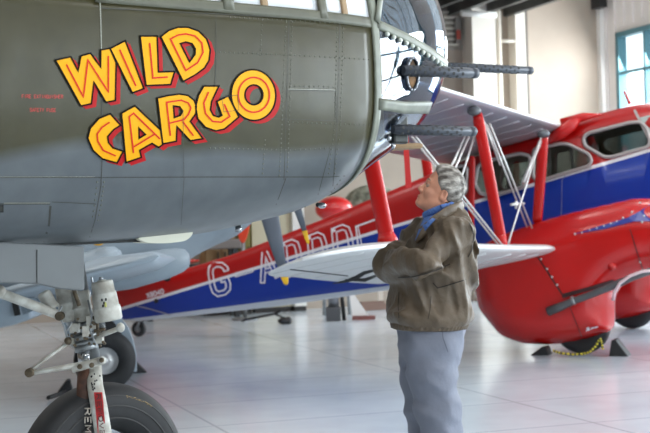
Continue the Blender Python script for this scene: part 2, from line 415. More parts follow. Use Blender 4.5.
# ---------------- things along the back wall, seen under the bomber
def floorbox(name, x0, x1, ytop, lat, dep, m, label, cat, kind='box'):
    """cupboard standing on the floor at distance lat from the back wall"""
    t0 = K.hit(x0, ytop, lat)[0]; t1 = K.hit(x1, ytop, lat)[0]; z1 = K.hit((x0+x1)/2, ytop, lat)[1]
    th = thing(name, label, cat, K.w((t0+t1)/2, lat-dep/2, 0)); w = t1-t0
    mb = MB(); mb.box(K.w((t0+t1)/2, lat-dep/2, z1/2+.04), w, dep, z1-.08, (*K.u, 0), (*K.v, 0)); mb.build('body', m, th, bevel(.01))
    mb = MB(); mb.box(K.w((t0+t1)/2, lat-dep/2, .04), w*.94, dep*.9, .08, (*K.u, 0), (*K.v, 0)); mb.build('plinth', mat('plinth_dark', (40, 38, 36), .6), th)
    if kind == 'doors':
        for s in (-1, 1):
            c = K.w((t0+t1)/2+s*w/4, lat+.012, z1/2+.04); mb = MB(); mb.box(c, w/2-.02, .02, z1-.14, (*K.u, 0), (*K.v, 0)); d = mb.build('door', m, th)
            mb = MB(); mb.box(c+ku(-s*(w/4-.06))+kv(.025), .02, .03, .18, (*K.u, 0), (*K.v, 0)); mb.build('handle', mat('plinth_dark', (40, 38, 36), .6), d)
    return th
floorbox('wooden_cupboard', 204, 235, 205, .45, .4, mat('tan_wood', (190, 152, 104), .6, noise=.15, nscale=3), 'tan wooden cupboard standing behind the red tail of the biplane', 'cupboard', 'doors')
floorbox('metal_locker', 237, 249, 195, .55, .4, mat('olive_paint', (118, 108, 44), .5), 'narrow olive locker left of the cream partition', 'locker', 'doors')
floorbox('display_partition', 250, 289, 180, .4, .12, mat('cream_panel', (196, 188, 160), .6), 'wide cream display panel standing behind the grey propeller blades', 'partition')
floorbox('display_pillar', 291, 303, 175, .5, .3, mat('white_panel', (232, 230, 224), .5), 'narrow white pillar behind the yellow propeller tip', 'pillar')
# ============================================================ THE BOMBER (nose only stands in the picture)
BB = Frame((-1.055, 6.27), 37.8)
zbT = [(-4.5, 1.46), (-1, 1.445), (0, 1.455), (.5, 1.485), (.95, 1.56), (1.2, 1.645), (1.45, 1.77), (1.65, 1.86), (1.83, 1.96), (1.95, 2.07), (2.08, 2.24), (2.16, 2.46)]
ztT = [(-4.5, 3.2), (0, 3.1), (1.2, 3.08), (1.6, 3.02), (1.9, 2.9), (2.05, 2.76), (2.13, 2.62), (2.16, 2.47)]
wT = [(-4.5, .72), (.4, .70), (.8, .685), (1.0, .66), (1.25, .60), (1.5, .53), (1.75, .43), (1.92, .33), (2.05, .21), (2.12, .12), (2.16, .01)]
def sec(t, th, grow=0):
    zb = smooth_interp(t, zbT, .05); z2 = smooth_interp(t, ztT, .05); w = smooth_interp(t, wT, .05)
    k = min(1, max(0, (t-1.0)/1.16)); zc = 2.18*(1-k)+2.47*k; zc = min(max(zc, zb+.005), z2-.004)
    c, s_ = math.cos(th), math.sin(th); e = .72+.28*k
    l = (w+grow)*math.copysign(abs(c)**e, c); z = zc+((z2-zc+grow) if s_ > 0 else (zc-zb+grow))*math.copysign(abs(s_)**(e if s_ < 0 else .9), s_)
    return l, z
def thz(t, z):
    lo, hi = -math.pi/2, math.pi/2
    for _ in range(40):
        m_ = (lo+hi)/2
        if sec(t, m_)[1] < z: lo = m_
        else: hi = m_
    return (lo+hi)/2
def patch(mb, t0, t1, z0, z1, nt=24, nz=14, side=1, grow=0, mi=0):
    """strip of the bomber skin between two stations and two heights; z may be functions of t"""
    f0 = z0 if callable(z0) else (lambda t: z0); f1 = z1 if callable(z1) else (lambda t: z1); rings = []
    for t in np.linspace(t0, t1, nt+1):
        a = -math.pi/2 if f0(t) is None else thz(t, f0(t)); b = math.pi/2 if f1(t) is None else thz(t, f1(t)); r = []
        for q in np.linspace(a, b, nz+1):
            l, z = sec(t, q, grow); r.append(BB.w(t, side*l, z))
        rings.append(r)
    mb.loft(rings, False, False, mi); return mb
def slabpatch(mb, t0, t1, z0, z1, g0, g1, nt=10, nz=6, side=1, mi=0):
    patch(mb, t0, t1, z0, z1, nt, nz, side, g0, mi); patch(mb, t0, t1, z0, z1, nt, nz, side, g1, mi)
    f0 = z0 if callable(z0) else (lambda t: z0); f1 = z1 if callable(z1) else (lambda t: z1)
    for tt, fz in ((t0, None), (t1, None), (None, f0), (None, f1)):
        A = []; B = []
        if tt is not None:
            for q in np.linspace(thz(tt, f0(tt)), thz(tt, f1(tt)), nz+1): A.append(BB.w(tt, side*sec(tt, q, g0)[0], sec(tt, q, g0)[1])); B.append(BB.w(tt, side*sec(tt, q, g1)[0], sec(tt, q, g1)[1]))
        else:
            for t in np.linspace(t0, t1, nt+1): q = thz(t, fz(t)); A.append(BB.w(t, side*sec(t, q, g0)[0], sec(t, q, g0)[1])); B.append(BB.w(t, side*sec(t, q, g1)[0], sec(t, q, g1)[1]))
        mb.loft([A, B], False, False, mi)
    return mb
def hull_mat():
    m = bpy.data.materials.new('olive_over_grey_paint'); m.use_nodes = True; N = m.node_tree.nodes; L = m.node_tree.links; b = N['Principled BSDF']
    tc = N.new('ShaderNodeTexCoord'); sx = N.new('ShaderNodeSeparateXYZ'); L.new(tc.outputs['Object'], sx.inputs[0])
    n = N.new('ShaderNodeTexNoise'); n.inputs['Scale'].default_value = 1.1; n.inputs['Detail'].default_value = 1; L.new(tc.outputs['Object'], n.inputs['Vector'])
    ma = N.new('ShaderNodeMath'); ma.operation = 'MULTIPLY_ADD'; ma.inputs[1].default_value = .28; L.new(n.outputs[0], ma.inputs[0]); L.new(sx.outputs[2], ma.inputs[2])
    mr = N.new('ShaderNodeMapRange'); mr.inputs[1].default_value = 1.96; mr.inputs[2].default_value = 2.03; L.new(ma.outputs[0], mr.inputs[0])
    n3 = N.new('ShaderNodeTexNoise'); n3.inputs['Scale'].default_value = 9; n3.inputs['Detail'].default_value = 6; L.new(tc.outputs['Object'], n3.inputs['Vector'])
    def ramp(c1, c2):
        r = N.new('ShaderNodeValToRGB'); r.color_ramp.elements[0].position = .3; r.color_ramp.elements[1].position = .7; r.color_ramp.elements[0].color = lin(c1); r.color_ramp.elements[1].color = lin(c2); L.new(n3.outputs[0], r.inputs[0]); return r
    g = ramp((86, 91, 95), (95, 100, 103)); ol = ramp((52, 49, 26), (61, 57, 34))
    mx = N.new('ShaderNodeMix'); mx.data_type = 'RGBA'; L.new(mr.outputs[0], mx.inputs[0]); L.new(g.outputs[0], mx.inputs[6]); L.new(ol.outputs[0], mx.inputs[7]); L.new(mx.outputs[2], b.inputs['Base Color'])
    b.inputs['Roughness'].default_value = .33; b.inputs['Specular IOR Level'].default_value = .35
    n2 = N.new('ShaderNodeTexNoise'); n2.inputs['Scale'].default_value = 3.2; n2.inputs['Detail'].default_value = 2; L.new(tc.outputs['Object'], n2.inputs['Vector'])
    bp = N.new('ShaderNodeBump'); bp.inputs['Strength'].default_value = .35; bp.inputs['Distance'].default_value = .02; L.new(n2.outputs[0], bp.inputs['Height']); L.new(bp.outputs[0], b.inputs['Normal'])
    return m
mHull = hull_mat(); mFrame = mat('grey_green_frame', (118, 122, 108), .45, noise=.12, nscale=14)
mPerspex = thin_glass('clear_perspex', (196, 206, 218), 1.6, .015, 1.7)
mCheek = mat('cheek_glass_painted_light', (240, 243, 247), .08, alpha=.85, coat=1)  # near-white base colour stands in for bright light seen through the panes
mGun = mat('gun_metal', (66, 70, 78), .42, metal=.4); mBlack = mat('black_hole', (12, 12, 13), .6)
bomber = thing('bomber_aircraft', 'olive and grey bomber nose with WILD CARGO painted in yellow above its nosewheel', 'aircraft', BB.w(0, 0, 0))
SILL = 2.455; TF = 1.19
mb = MB()
for s in (1, -1): patch(mb, -4.5, TF, None, SILL, 70, 34, s)
for s in (1, -1): patch(mb, -4.5, -.33, SILL, None, 30, 16, s)
for s in (1, -1): patch(mb, -.33, TF, 2.93, None, 20, 8, s)
hullsrf = MB(); patch(hullsrf, -4.5, TF, None, SILL, 110, 46, 1); HB = bvh_of(hullsrf)
rb = [BB.w(-4.5, sg*sec(-4.5, q)[0], sec(-4.5, q)[1]) for sg, qs in ((1, np.linspace(-1.57, 1.57, 24)), (-1, np.linspace(1.57, -1.57, 24))) for q in qs]
fus = mb.build('fuselage_skin', mHull, bomber, solid(.02))
mb = MB(); mb.add(rb, [tuple(range(len(rb)))]); mb.build('rear_bulkhead', mHull, bomber, solid(.02))
# window posts, sill rail, cheek panes
tpx = lambda x, y=8: BB.hit(x, y, .62)[0]
posts = [(-.35, tpx(112)), (tpx(215), tpx(226)), (tpx(314), tpx(322)), (tpx(380), TF+.01)]
mb = MB()
for s in (1, -1):
    slabpatch(mb, -.34, TF+.01, SILL-.012, SILL+.035, -.02, .006, 24, 3, s); slabpatch(mb, -.34, TF+.01, 2.90, 2.95, -.02, .006, 24, 3, s)
    for a, b in posts: slabpatch(mb, a, b, SILL, 2.94, -.02, .007, 3, 12, s)
mb.build('window_frame', mat('olive_frame', (92, 92, 76), .45, noise=.1, nscale=12), bomber)
for s in (1, -1):
    for a, b in zip(posts[:-1], posts[1:]):
        mb = MB(); slabpatch(mb, a[1]-.005, b[0]+.005, SILL+.02, 2.92, -.012, -.006, 8, 8, s); mb.build('cheek_window', mCheek, bomber)
# inner ribs seen through the panes
mb = MB()
for x in (165, 258, 343): t = tpx(x); slabpatch(mb, t-.018, t+.018, SILL, 2.94, -.02, .004, 3, 12, 1)
each(mb, 'window_rib', mat('tan_rib', (150, 124, 92), .6), bomber)
# clear nose
zdiag = lambda t: 2.45 if t < TF else 2.45-(t-TF)*.17
mb = MB()
for s in (1, -1): patch(mb, TF, 2.16, None, None, 44, 44, s)
NV = MB(); NV.v, NV.f = list(mb.v), list(mb.f); NBV = bvh_of(NV)
mb.build('clear_nose', mPerspex, bomber, solid(.006))
mb = MB()
for s in (1, -1):
    slabpatch(mb, TF-.012, TF+.04, 1.66, 3.07, -.012, .008, 3, 40, s)
    # diagonal joint strip with its scalloped flange
    f = lambda o: (lambda t: BB_diag(t)+o)
    BB_diag = lambda t: float(np.interp(t, [TF, 1.5, 1.8, 2.0, 2.12], [2.47, 2.41, 2.35, 2.33, 2.33]))
    slabpatch(mb, TF+.03, 2.12, f(-.022), f(.022), -.008, .009, 24, 3, s)
    # leaning windscreen strip
    g0 = lambda t: 2.47
for s in (1, -1):
    a = BB.w(TF+.03, s*sec(TF+.03, thz(TF+.03, 2.47))[0], 2.47); pts = [BB.w(t, s*sec(t, thz(t, z))[0]*1.01, z) for t, z in zip(np.linspace(TF+.03, 1.45, 10), np.linspace(2.47, 2.98, 10))]
    mb.tube(pts, .028, 8, flat=.4)
mb.build('nose_frame', mFrame, bomber)
mb = MB()
for t in np.linspace(TF+.1, 2.02, 15):
    z = BB_diag(t)-.03; mb.ell(BB.w(t, sec(t, thz(t, z), .008)[0], z), (.013, .013, .013), nu=8, nv=5)
each(mb, 'flange_bolt', mat('flange_light', (190, 196, 188), .35, metal=.4), bomber)
# lower frame band under the gun port
mb = MB(); zA = lambda t: float(np.interp(t, [TF, 1.45, 1.85], [2.055, 2.05, 2.08])); zB = lambda t: zA(t)+.055
slabpatch(mb, TF+.02, 1.78, zA, zB, -.006, .012, 10, 3, 1); mb.build('lower_frame_band', mFrame, bomber)
for q in np.linspace(TF+.1, 1.7, 4): pass
# interior seen through the nose: bulkhead, floor, armour
mb = MB(); ringb = [BB.w(TF-.1, s*.985*sec(TF-.1, q)[0], sec(TF-.1, q)[1]) for s, qs in ((1, np.linspace(-1.55, 1.0, 22)), (-1, np.linspace(1.0, -1.55, 22))) for q in qs]
mb.add(ringb, [tuple(range(len(ringb)))]); mb.build('inner_bulkhead', mat('interior_green', (112, 112, 88), .6), bomber, solid(.02))
mb = MB(); mb.box(BB.w(1.45, 0, 1.9), .55, .7, .03, (*BB.u, 0), (*BB.v, 0)); mb.box(BB.w(1.42, 0, 2.0), .35, .4, .2, (*BB.u, 0), (*BB.v, 0))
mb.build('bombardier_floor', mat('interior_tan', (150, 120, 84), .6), bomber, bevel(.02))
# guns: perforated cooling jacket, muzzle, port
def gun(xa, ya, xb, yb, la, lb, r, bk=.3):
    a = BB.on(xa, ya, la); b = BB.on(xb, yb, lb); d = (b-a)/np.linalg.norm(b-a); L_ = np.linalg.norm(b-a)
    s1 = np.cross(d, [0, 0, 1]); s1 /= np.linalg.norm(s1); s2 = np.cross(s1, d); mb = MB()
    mb.lathe(a, d, [(-bk, r*.8), (0, r*.8), (0, r), (L_-.05, r), (L_-.045, r*.9), (L_-.03, r*.9), (L_-.028, r), (L_, r), (L_, r*.5), (L_-.03, r*.45)], 20)
    g = mb.build('machine_gun', mGun, bomber)
    mb = MB(); n = int((L_-.08)/.034)
    for i in range(n):
        for j in range(5):
            a0 = math.pi*.4*j+(.628 if i % 2 else 0)+.3; c = a+d*(.02+i*.034); m_ = s1*math.cos(a0)+s2*math.sin(a0)
            mb.lathe(c+m_*(r-.004), m_, [(0, r*.34), (.0052, r*.34)], 10)
    each(mb, 'cooling_hole', mBlack, g)
    mb = MB(); mb.lathe(b-d*.002, d, [(0, r*.42), (.02, r*.42), (.02, r*.25), (-.01, r*.2)], 14); mb.build('muzzle', mat('bright_steel', (170, 172, 176), .25, metal=.9), g)
    return a, d, s1, s2
gun(436, 66, 531, 70.5, .0, .0, .0235)
ga = gun(404, 70.5, 476, 73.3, .56, .53, .0275, .01)
gun(397, 129.5, 474, 131.5, .52, .50, .0255, .03)
# round gun port with bolted rim
def port(x, y, l, rx, rz, inner, name, n=14):
    r_ = Vector(ray(x, y)).normalized(); hp_, nn, _, _ = NBV.ray_cast(Vector(CAM), r_); c = np.array(hp_); nrm = np.array(nn); nrm = nrm if nrm.dot(CAM-c) > 0 else -nrm; c = c+nrm*.004; print('PORT', c, BB.hit(x, y, .4), nrm, (c[:2]-BB.o).dot(BB.v))
    h = np.cross([0, 0, 1], nrm); h /= np.linalg.norm(h); v = np.cross(nrm, h); mb = MB(); rings = []
    for a in np.linspace(0, 2*math.pi, 33)[:-1]:
        o = c+h*math.cos(a)*rx+v*math.sin(a)*rz; e = h*math.cos(a)+v*math.sin(a)
        rings.append([o+e*.010+nrm*.0, o+e*.010+nrm*.012, o-e*.006+nrm*.012, o-e*.006-nrm*.01])
    rings.append(rings[0]); mb.loft(rings, True, False); g = mb.build(name, mat('port_rim', (66, 70, 78), .3, metal=.7), bomber)
    mb = MB(); mb.add([c+h*math.cos(a)*rx*.98+v*math.sin(a)*rz*.98+nrm*.003 for a in np.linspace(0, 2*math.pi, 33)[:-1]], [tuple(range(32))]); mb.build('port_cover', inner, g, solid(.004))
    mb = MB()
    for a in np.linspace(0, 2*math.pi, n+1)[:-1]: mb.ell(c+h*math.cos(a)*(rx+.003)+v*math.sin(a)*(rz+.003)+nrm*.012, (.006, .0075, .006), nu=8, nv=5)
    each(mb, 'rim_bolt', mat('bright_steel', (170, 172, 176), .25, metal=.9), g)
port(410.5, 74, .46, .056, .076, mat('brown_canvas', (150, 112, 74), .8, c2=(70, 52, 38), nscale=14), 'gun_port')
mb = MB(); c = BB.on(398, 129, .45)
mb.box(c, .1, .05, .15, (*BB.u, 0), (*BB.v, 0)); mb.build('gun_mount', mat('dark_mount', (44, 46, 44), .45, metal=.4), bomber, bevel(.012))
mb = MB()
for x, y in ((390, 128), (389, 138), (397, 118), (393, 146)): mb.ell(BB.on(x, y, .5), (.012, .012, .016), nu=10, nv=6)
each(mb, 'mount_clip', mat('bright_steel', (170, 172, 176), .25, metal=.9), bomber)
# ---------------- nose art
Y1 = mat('yellow_paint', (240, 168, 0), .5, spec=.2); R1 = mat('red_outline_paint', (206, 30, 16), .5, spec=.2); K1 = mat('black_outline_paint', (10, 9, 6), .6, spec=.1); R2 = mat('shadow_red_paint', (176, 18, 22), .5, spec=.2)
LET = {
 'W': ([[(55.5,60),(70.8,56.8),(78.2,71),(81,55.9),(90.6,53.1),(100.8,67.4),(100.8,49.9),(110,48.3),(116.3,62.5),(115.5,100.5),(106,102.3),(94,82),(91.5,103.7),(81,106)]], [[(66.5,64.5),(83.5,97),(88,60),(108.5,92),(108.5,56)]]),
 'I': ([[(110.2,48.5),(125.4,40.6),(144,88.5),(132.5,93)]], [[(119.8,49.5),(136,86)]]),
 'L': ([[(140.2,36),(157.3,36),(158.5,72),(174.8,71.4),(170.8,84.6),(146,85.5)]], [[(149.8,43),(153,78),(168,77)]]),
 'D': ([[(160.8,36.7),(168.8,30.4),(178,27.2),(188.4,27.2),(198.8,31),(206.9,39),(210.4,50),(209.2,60.4),(204.6,68),(196,74.5),(183.2,81.5)], [(180.4,43.6),(186,42),(192,43.6),(195.4,48.8),(195,54.6),(189.6,61.8)]], [[(170.6,39),(178,35),(186,33.8),(195.4,36),(202,43),(203.2,52.3),(197.7,62.7),(186,70.5),(170.6,39)]]),
 'C': ([[(110.3,113.7),(120.7,125.3),(113.8,129.6),(107.7,136.6),(108.6,142.6),(112.9,147.8),(123.3,151.3),(117.2,163),(102.5,159),(93,150.4),(87.8,138.3),(90.4,128),(99,118.4)]], [[(109.8,122.2),(102.5,127),(97.3,134),(97.8,141),(103.4,150.4),(115.9,156)]]),
 'A': ([[(121.6,113.2),(135,105.7),(145,115.3),(160.8,130),(162.8,144.5),(158.9,147.4),(152,143.4),(139.8,150.4),(141.5,157.4),(126,162.6)], [(138.9,128),(145.5,134.5),(139.2,138.3)]], [[(133.7,153),(129.4,116.7),(133.7,113.2),(155,134),(133.7,147)],[(155,134),(160,139)]]),
 'R': ([[(157.5,98),(168,95.5),(179.6,94),(188.3,95.4),(194.4,100.6),(196.4,105.8),(196,113.6),(190.4,121.4),(203,138.7),(190.4,140.8),(177,126.6),(176.5,141.3),(162.8,143.9)], [(173.6,106),(179.6,106.7),(182.8,111),(180.5,115.3),(174.4,117.6)]], [[(170.5,136),(166.7,102.3),(181.4,100.2),(188.5,103),(191,108),(188.5,114.5),(184,119.6),(168.4,123.5)],[(182.8,121.4),(193.5,135.8)]]),
 'G': ([[(203.9,86),(219,86),(211.7,101.4),(210.5,110),(213.4,115.3),(218.6,117),(222,115.3),(216.9,101.4),(228.5,95.8),(239,117),(224.7,129),(216,130.9),(205.6,127.4),(197.8,118.7),(195.7,106.6),(198.7,95.3)]], [[(208.7,91.9),(203.9,103),(205.6,113.5),(212.5,121.3),(221.2,122.2),(229.9,116.5),(224.3,104)]]),
 'O': ([circ(253.6,95,22.3,25.5,40,-.12), circ(254,94.8,9,9.9,28)], [circ(254,94.8,15.6,17.4,44)]),
}
for ch, (loops, inl) in LET.items():
    mb = MB()
    if ch in 'DCGRO': pass
    sh = [[(x+4.6, y+3.2) for x, y in lp] for lp in loops]
    for o_, lps, mi in ((.0015, sh, 0), (.0045, loops, 2)):
        v, f = decal(HB, lps, o_); mb.add(v, f, mi, False)
    # extruded side of the block shadow
    for lp in loops[:1]:
        v, f = decal(HB, [[(x+2.3, y+1.6) for x, y in lp]], .0020) if len(loops) == 1 else decal(HB, [[(x+2.3, y+1.6) for x, y in q] for q in loops], .0020)
        mb.add(v, f, 0, False)
    for lp in loops:
        v, f = stroke(HB, list(lp)+[lp[0]], .8, .006); mb.add(v, f, 1, False)
    for lp in inl:
        v, f = stroke(HB, list(lp)+([lp[0]] if ch == 'O' else []), .75, .0075); mb.add(v, f, 3, False)
    mb.build('painted_letter', [R2, K1, Y1, R1], bomber, fix=False)
# small red stencil: FIRE EXTINGUISHER / SAFETY FUSE
FONT = {'F':['11','1','11','1'],}
SEG = {'A':[[(0,0),(.5,1),(1,0)],[(.2,.4),(.8,.4)]],'B':[[(0,0),(0,1),(.8,1),(1,.75),(.8,.52),(0,.52)],[(.8,.52),(1,.25),(.8,0),(0,0)]],'D':[[(0,0),(0,1),(.6,1),(1,.7),(1,.3),(.6,0),(0,0)]],'E':[[(1,0),(0,0),(0,1),(1,1)],[(0,.5),(.8,.5)]],'F':[[(0,0),(0,1),(1,1)],[(0,.5),(.8,.5)]],
 'G':[[(1,.8),(.7,1),(.3,1),(0,.7),(0,.3),(.3,0),(1,0),(1,.45),(.6,.45)]],'H':[[(0,0),(0,1)],[(1,0),(1,1)],[(0,.5),(1,.5)]],'I':[[(.5,0),(.5,1)]],'L':[[(0,1),(0,0),(1,0)]],'M':[[(0,0),(0,1),(.5,.4),(1,1),(1,0)]],'N':[[(0,0),(0,1),(1,0),(1,1)]],'O':[[(.3,0),(0,.3),(0,.7),(.3,1),(.7,1),(1,.7),(1,.3),(.7,0),(.3,0)]],
 'R':[[(0,0),(0,1),(.7,1),(1,.75),(.7,.5),(0,.5)],[(.5,.5),(1,0)]],'S':[[(1,.85),(.7,1),(.2,1),(0,.75),(.2,.52),(.8,.48),(1,.25),(.8,0),(.2,0),(0,.15)]],'T':[[(.5,0),(.5,1)],[(0,1),(1,1)]],'U':[[(0,1),(0,.2),(.25,0),(.75,0),(1,.2),(1,1)]],'V':[[(0,1),(.5,0),(1,1)]],'X':[[(0,0),(1,1)],[(0,1),(1,0)]],'Y':[[(0,1),(.5,.5),(1,1)],[(.5,.5),(.5,0)]],
 '4':[[(.8,0),(.8,1),(0,.35),(1,.35)]],'8':[[(.3,.5),(0,.75),(.3,1),(.7,1),(1,.75),(.7,.5),(.3,.5),(0,.25),(.3,0),(.7,0),(1,.25),(.7,.5)]],'0':[[(.3,0),(0,.3),(0,.7),(.3,1),(.7,1),(1,.7),(1,.3),(.7,0),(.3,0)]],'P':[[(0,0),(0,1),(.7,1),(1,.75),(.7,.5),(0,.5)]],'-':[[(0,.5),(1,.5)]]}
def text_strokes(txt, x0, y0, x1, y1, hgt):
    """picture polylines of a word set between two baseline points"""
    n = len(txt); d = np.array([x1-x0, y1-y0])/(n-.25); up_ = np.array([d[1], -d[0]]); up_ = up_/np.linalg.norm(up_)*hgt; out = []
    for i, ch in enumerate(txt):
        if ch == ' ': continue
        o = np.array([x0, y0])+d*i
        for pl in SEG[ch]: out.append([tuple(o+d*.72*a+up_*b) for a, b in pl])
    return out
for txt, x0, x1, yb in (('FIRE EXTINGUISHER', 22, 63, 98), ('SAFETY FUSE', 30, 56, 111.5)):
    mb = MB()
    for pl in text_strokes(txt, x0, yb, x1, yb+.3, 3.3):
        v, f = stroke(HB, pl, .34, .002); mb.add(v, f, 0, False)
    mb.build('stencil_text', mat('stencil_red', (176, 60, 50), .5), bomber, fix=False)

# seams, doors and rivets on the skin
mSeam = mat('seam_dark', (60, 60, 54), .6); mSeamL = mat('seam_light', (150, 150, 138), .5)
def seam(pts, hw, m, name='panel_seam', off=.0022):
    mb = MB(); v, f = stroke(HB, pts, hw, off); mb.add(v, f, 0, False); return mb.build(name, m, bomber, fix=False)
mb = MB()
for pts, hw in (([(101,8),(240,15),(384,23.5)], .45), ([(0,177.5),(100,177.5),(210,177),(330,177),(345,176)], .4), ([(101.5,50),(102,110),(102.5,150),(101,185),(95,220),(88,243)], .4),
        ([(289,20),(288,60),(286,120),(284,180)], .3), ([(340,22),(339,70),(337,130),(333,185),(325,205)], .3), ([(216,15),(216,60),(214,110)], .25), ([(183,110),(184,180),(181,225)], .2),
        ([(0,204),(50,204)], .5), ([(50.5,206),(49,225),(44,242),(40,247)], 1.0), ([(287,90),(336,91),(336,118)], .35), ([(200,116),(345,121)], .25), ([(286,178),(276,205)], .35), ([(330,150),(318,195)], .3),
        ([(222,97),(238,95),(239,110),(224,112),(222,97)], .2), ([(52,202),(96,204)], .3)):
    v, f = stroke(HB, pts, hw, .0018 if hw > .2 else .009); mb.add(v, f, 0, False)
each(mb, 'panel_seam', mSeam, bomber, fix=False)
mb = MB()
for pts, hw in (([(100,0),(100.8,20),(101.5,50)], .5), ([(4,203.2),(50,203)], .35), ([(288,89),(335,90)], .35), ([(381,24),(379,90),(376,150),(372,165)], .5), ([(0,176.8),(95,176.8)], .2)):
    v, f = stroke(HB, pts, hw, .0024); mb.add(v, f, 0, False)
each(mb, 'light_panel_edge', mSeamL, bomber, fix=False)
mb = MB(); v, f = decal(HB, [[(0,205),(3.6,205),(3.6,212.5),(0,212.5)]], .002); mb.add(v, f, 0, False); v, f = decal(HB, [[(-1,206.3),(2.4,206.3),(2.4,211),(-1,211)]], .0035); mb.add(v, f, 1, False)
mb.build('door_latch', [mBlack, mSeam], bomber, fix=False)
mb = MB()
def rivets(pts, stp):
    Q = []
    for a, b in zip(pts[:-1], pts[1:]):
        a = np.array(a, float); b = np.array(b, float); n = max(1, int(np.linalg.norm(b-a)/stp)); Q += [a+(b-a)*i/n for i in range(n)]
    for q in Q:
        h = cast(HB, q[0], q[1], -.001)
        if h is not None: mb.ell(h, (.0042, .0042, .0042), nu=6, nv=4)
for pts in ([(286,22),(284,60),(282,120),(279,180)], [(292,22),(291,60),(289,120),(287,176)], [(337,28),(336,70),(334,130),(328,178)], [(343,28),(342,70),(340,130),(334,178)], [(220,52),(290,55),(345,58),(378,60)], [(230,17),(300,21),(378,26)],
            [(378,30),(376,90),(372,150)], [(288,122),(340,124),(374,125)], [(290,86),(338,87)], [(262,20),(260,60)], [(265,140),(262,178)], [(97,182),(95,200),(92,222)], [(104,182),(101,205),(97,225)], [(210,148),(290,150),(335,148)], [(330,200),(300,208)], [(340,180),(326,200)]):
    rivets(pts, 4.6)
each(mb, 'rivet', mat('rivet_paint', (92, 93, 80), .4), bomber)
# cream blister and drain mast under the belly
mb = MB(); lo = [BB.on(x, y, .28) for x, y in rpoly([(136,238),(194,229.5),(192,236),(186,241),(168,243.5),(146,243)], 5)]
mb.prism(lo, np.array([*(-BB.v*.12), 0])); mb.build('belly_blister', mat('cream_plastic', (214, 212, 192), .4), bomber, bevel(.015, 3))
mb = MB(); a = BB.on(238.5, 221, .2); b = BB.on(238.5, 232, .2); mb.tube([a, (a+b)/2, (a+b)/2, b], [.011, .011, .016, .016], 10); mb.build('drain_mast', mat('bright_steel', (170, 172, 176), .25, metal=.9), bomber)
mb = MB(); c = BB.on(322, 205.5, .22); mb.ell(c, (.022, .022, .016), nu=12, nv=8); mb.ell(c-[.02, 0, -.004], (.012, .012, .012), nu=10, nv=6, mi=1); mb.build('belly_lamp', [mat('bright_steel', (170, 172, 176), .25, metal=.9), mBlack], bomber)
# open gear door hanging down
mb = MB(); lo = [BB.on(x, y, .36) for x, y in ((-120,236),(84.5,246),(85,288),(84,291),(60,289),(38,284),(-120,280))]
mb.prism(lo, np.array([*(-BB.v*.03), 0])); dr = mb.build('nose_gear_door', mat('door_grey', (98, 102, 104), .4, noise=.05, nscale=4), bomber, bevel(.006))
mb = MB(); a = BB.on(37, 250, .362); b = BB.on(37, 283, .362); mb.tube([a, b], .0018, 6); mb.build('door_joint', mSeam, dr)
# wheel bay darkness above the leg
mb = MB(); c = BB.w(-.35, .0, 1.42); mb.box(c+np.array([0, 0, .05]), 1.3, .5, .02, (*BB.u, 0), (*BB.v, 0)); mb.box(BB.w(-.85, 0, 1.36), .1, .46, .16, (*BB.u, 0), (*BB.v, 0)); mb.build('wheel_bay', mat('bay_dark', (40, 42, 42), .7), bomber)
# ---------------- nose gear
mW = mat('gear_white', (214, 214, 206), .4, c2=(176, 171, 160), nscale=20, bump=.1, bscale=60); mRust = mat('gear_brown', (96, 62, 46), .6, noise=.35, nscale=30); mChrome = mat('chrome_piston', (200, 202, 204), .12, metal=1)
mTan = mat('brass_fitting', (112, 98, 78), .5, metal=.4, noise=.3, nscale=40); mSil = mat('alloy_grey', (160, 164, 166), .35, metal=.6, noise=.15, nscale=30)
G = 6.27
def cyl(mb, x0, y0, x1, y1, rpx, d0=G, d1=None, prof=None, n=22, mi=0):
    a = P(x0, y0, d0); b = P(x1, y1, d1 or d0); k = d0/F; L_ = np.linalg.norm(b-a)
    pr = prof or [(0, .92), (.03, 1), (.97, 1), (1, .92)]
    mb.lathe(a, b-a, [(h*L_, r*rpx*k) for h, r in pr], n, mi); return mb
leg = MB(); leg = cyl(leg, 76, 262, 93, 362, 8, prof=[(0, 1), (.3, 1), (.3, 1.15), (.36, 1.15), (.36, 1), (1, 1)])
gear = leg.build('nose_gear_leg', mSil, bomber)
def gp(mb, name, m, mod=None): return mb.build(name, m, gear, mod)
def gpe(mb, name, m): return each(mb, name, m, gear)
mb = MB(); cyl(mb, 66, 285, 72, 321, 11.5, G-.02, prof=[(0, .8), (.05, 1), (.45, 1), (.46, 1.06), (.55, 1.06), (.56, 1), (.95, 1), (1, .85)]); gp(mb, 'oleo_cylinder', mW)
mb = MB(); cyl(mb, 101.5, 280, 109, 321, 12.5, G-.12, prof=[(0, .35), (.03, .35), (.03, .8), (.07, .88), (.30, .9), (.31, .98), (.35, .98), (.36, 1), (.64, 1.02), (.65, 1.1), (.69, 1.1), (.7, 1.12), (.96, 1.12), (1, 1)], n=30); cyl(mb, 100.8, 277, 101.5, 281, 2, G-.12, mi=1); cyl(mb, 91.5, 277, 93, 285, 1, G-.1, mi=1); gp(mb, 'damper_cylinder', [mW, mSil])
mb = MB()
for x, y in ((102, 300), (104, 303), (106, 299.5), (103, 306)): mb.ell(P(x, y, G-.12-.058), (.004, .003, .007), nu=8, nv=5)
mb.ell(P(105.5, 305, G-.178), (.006, .003, .014), nu=8, nv=5, mi=1); gpe(mb, 'damper_paint_chip', [mBlack, mat('chip_yellow', (190, 190, 110), .5)])
mb = MB(); cyl(mb, 80, 291, 84, 321, 9, G-.05, prof=[(0, 1), (.5, 1), (.52, 1.12), (.6, 1.12), (.61, 1), (1, .95)]); gp(mb, 'valve_block', mW)
mb = MB()
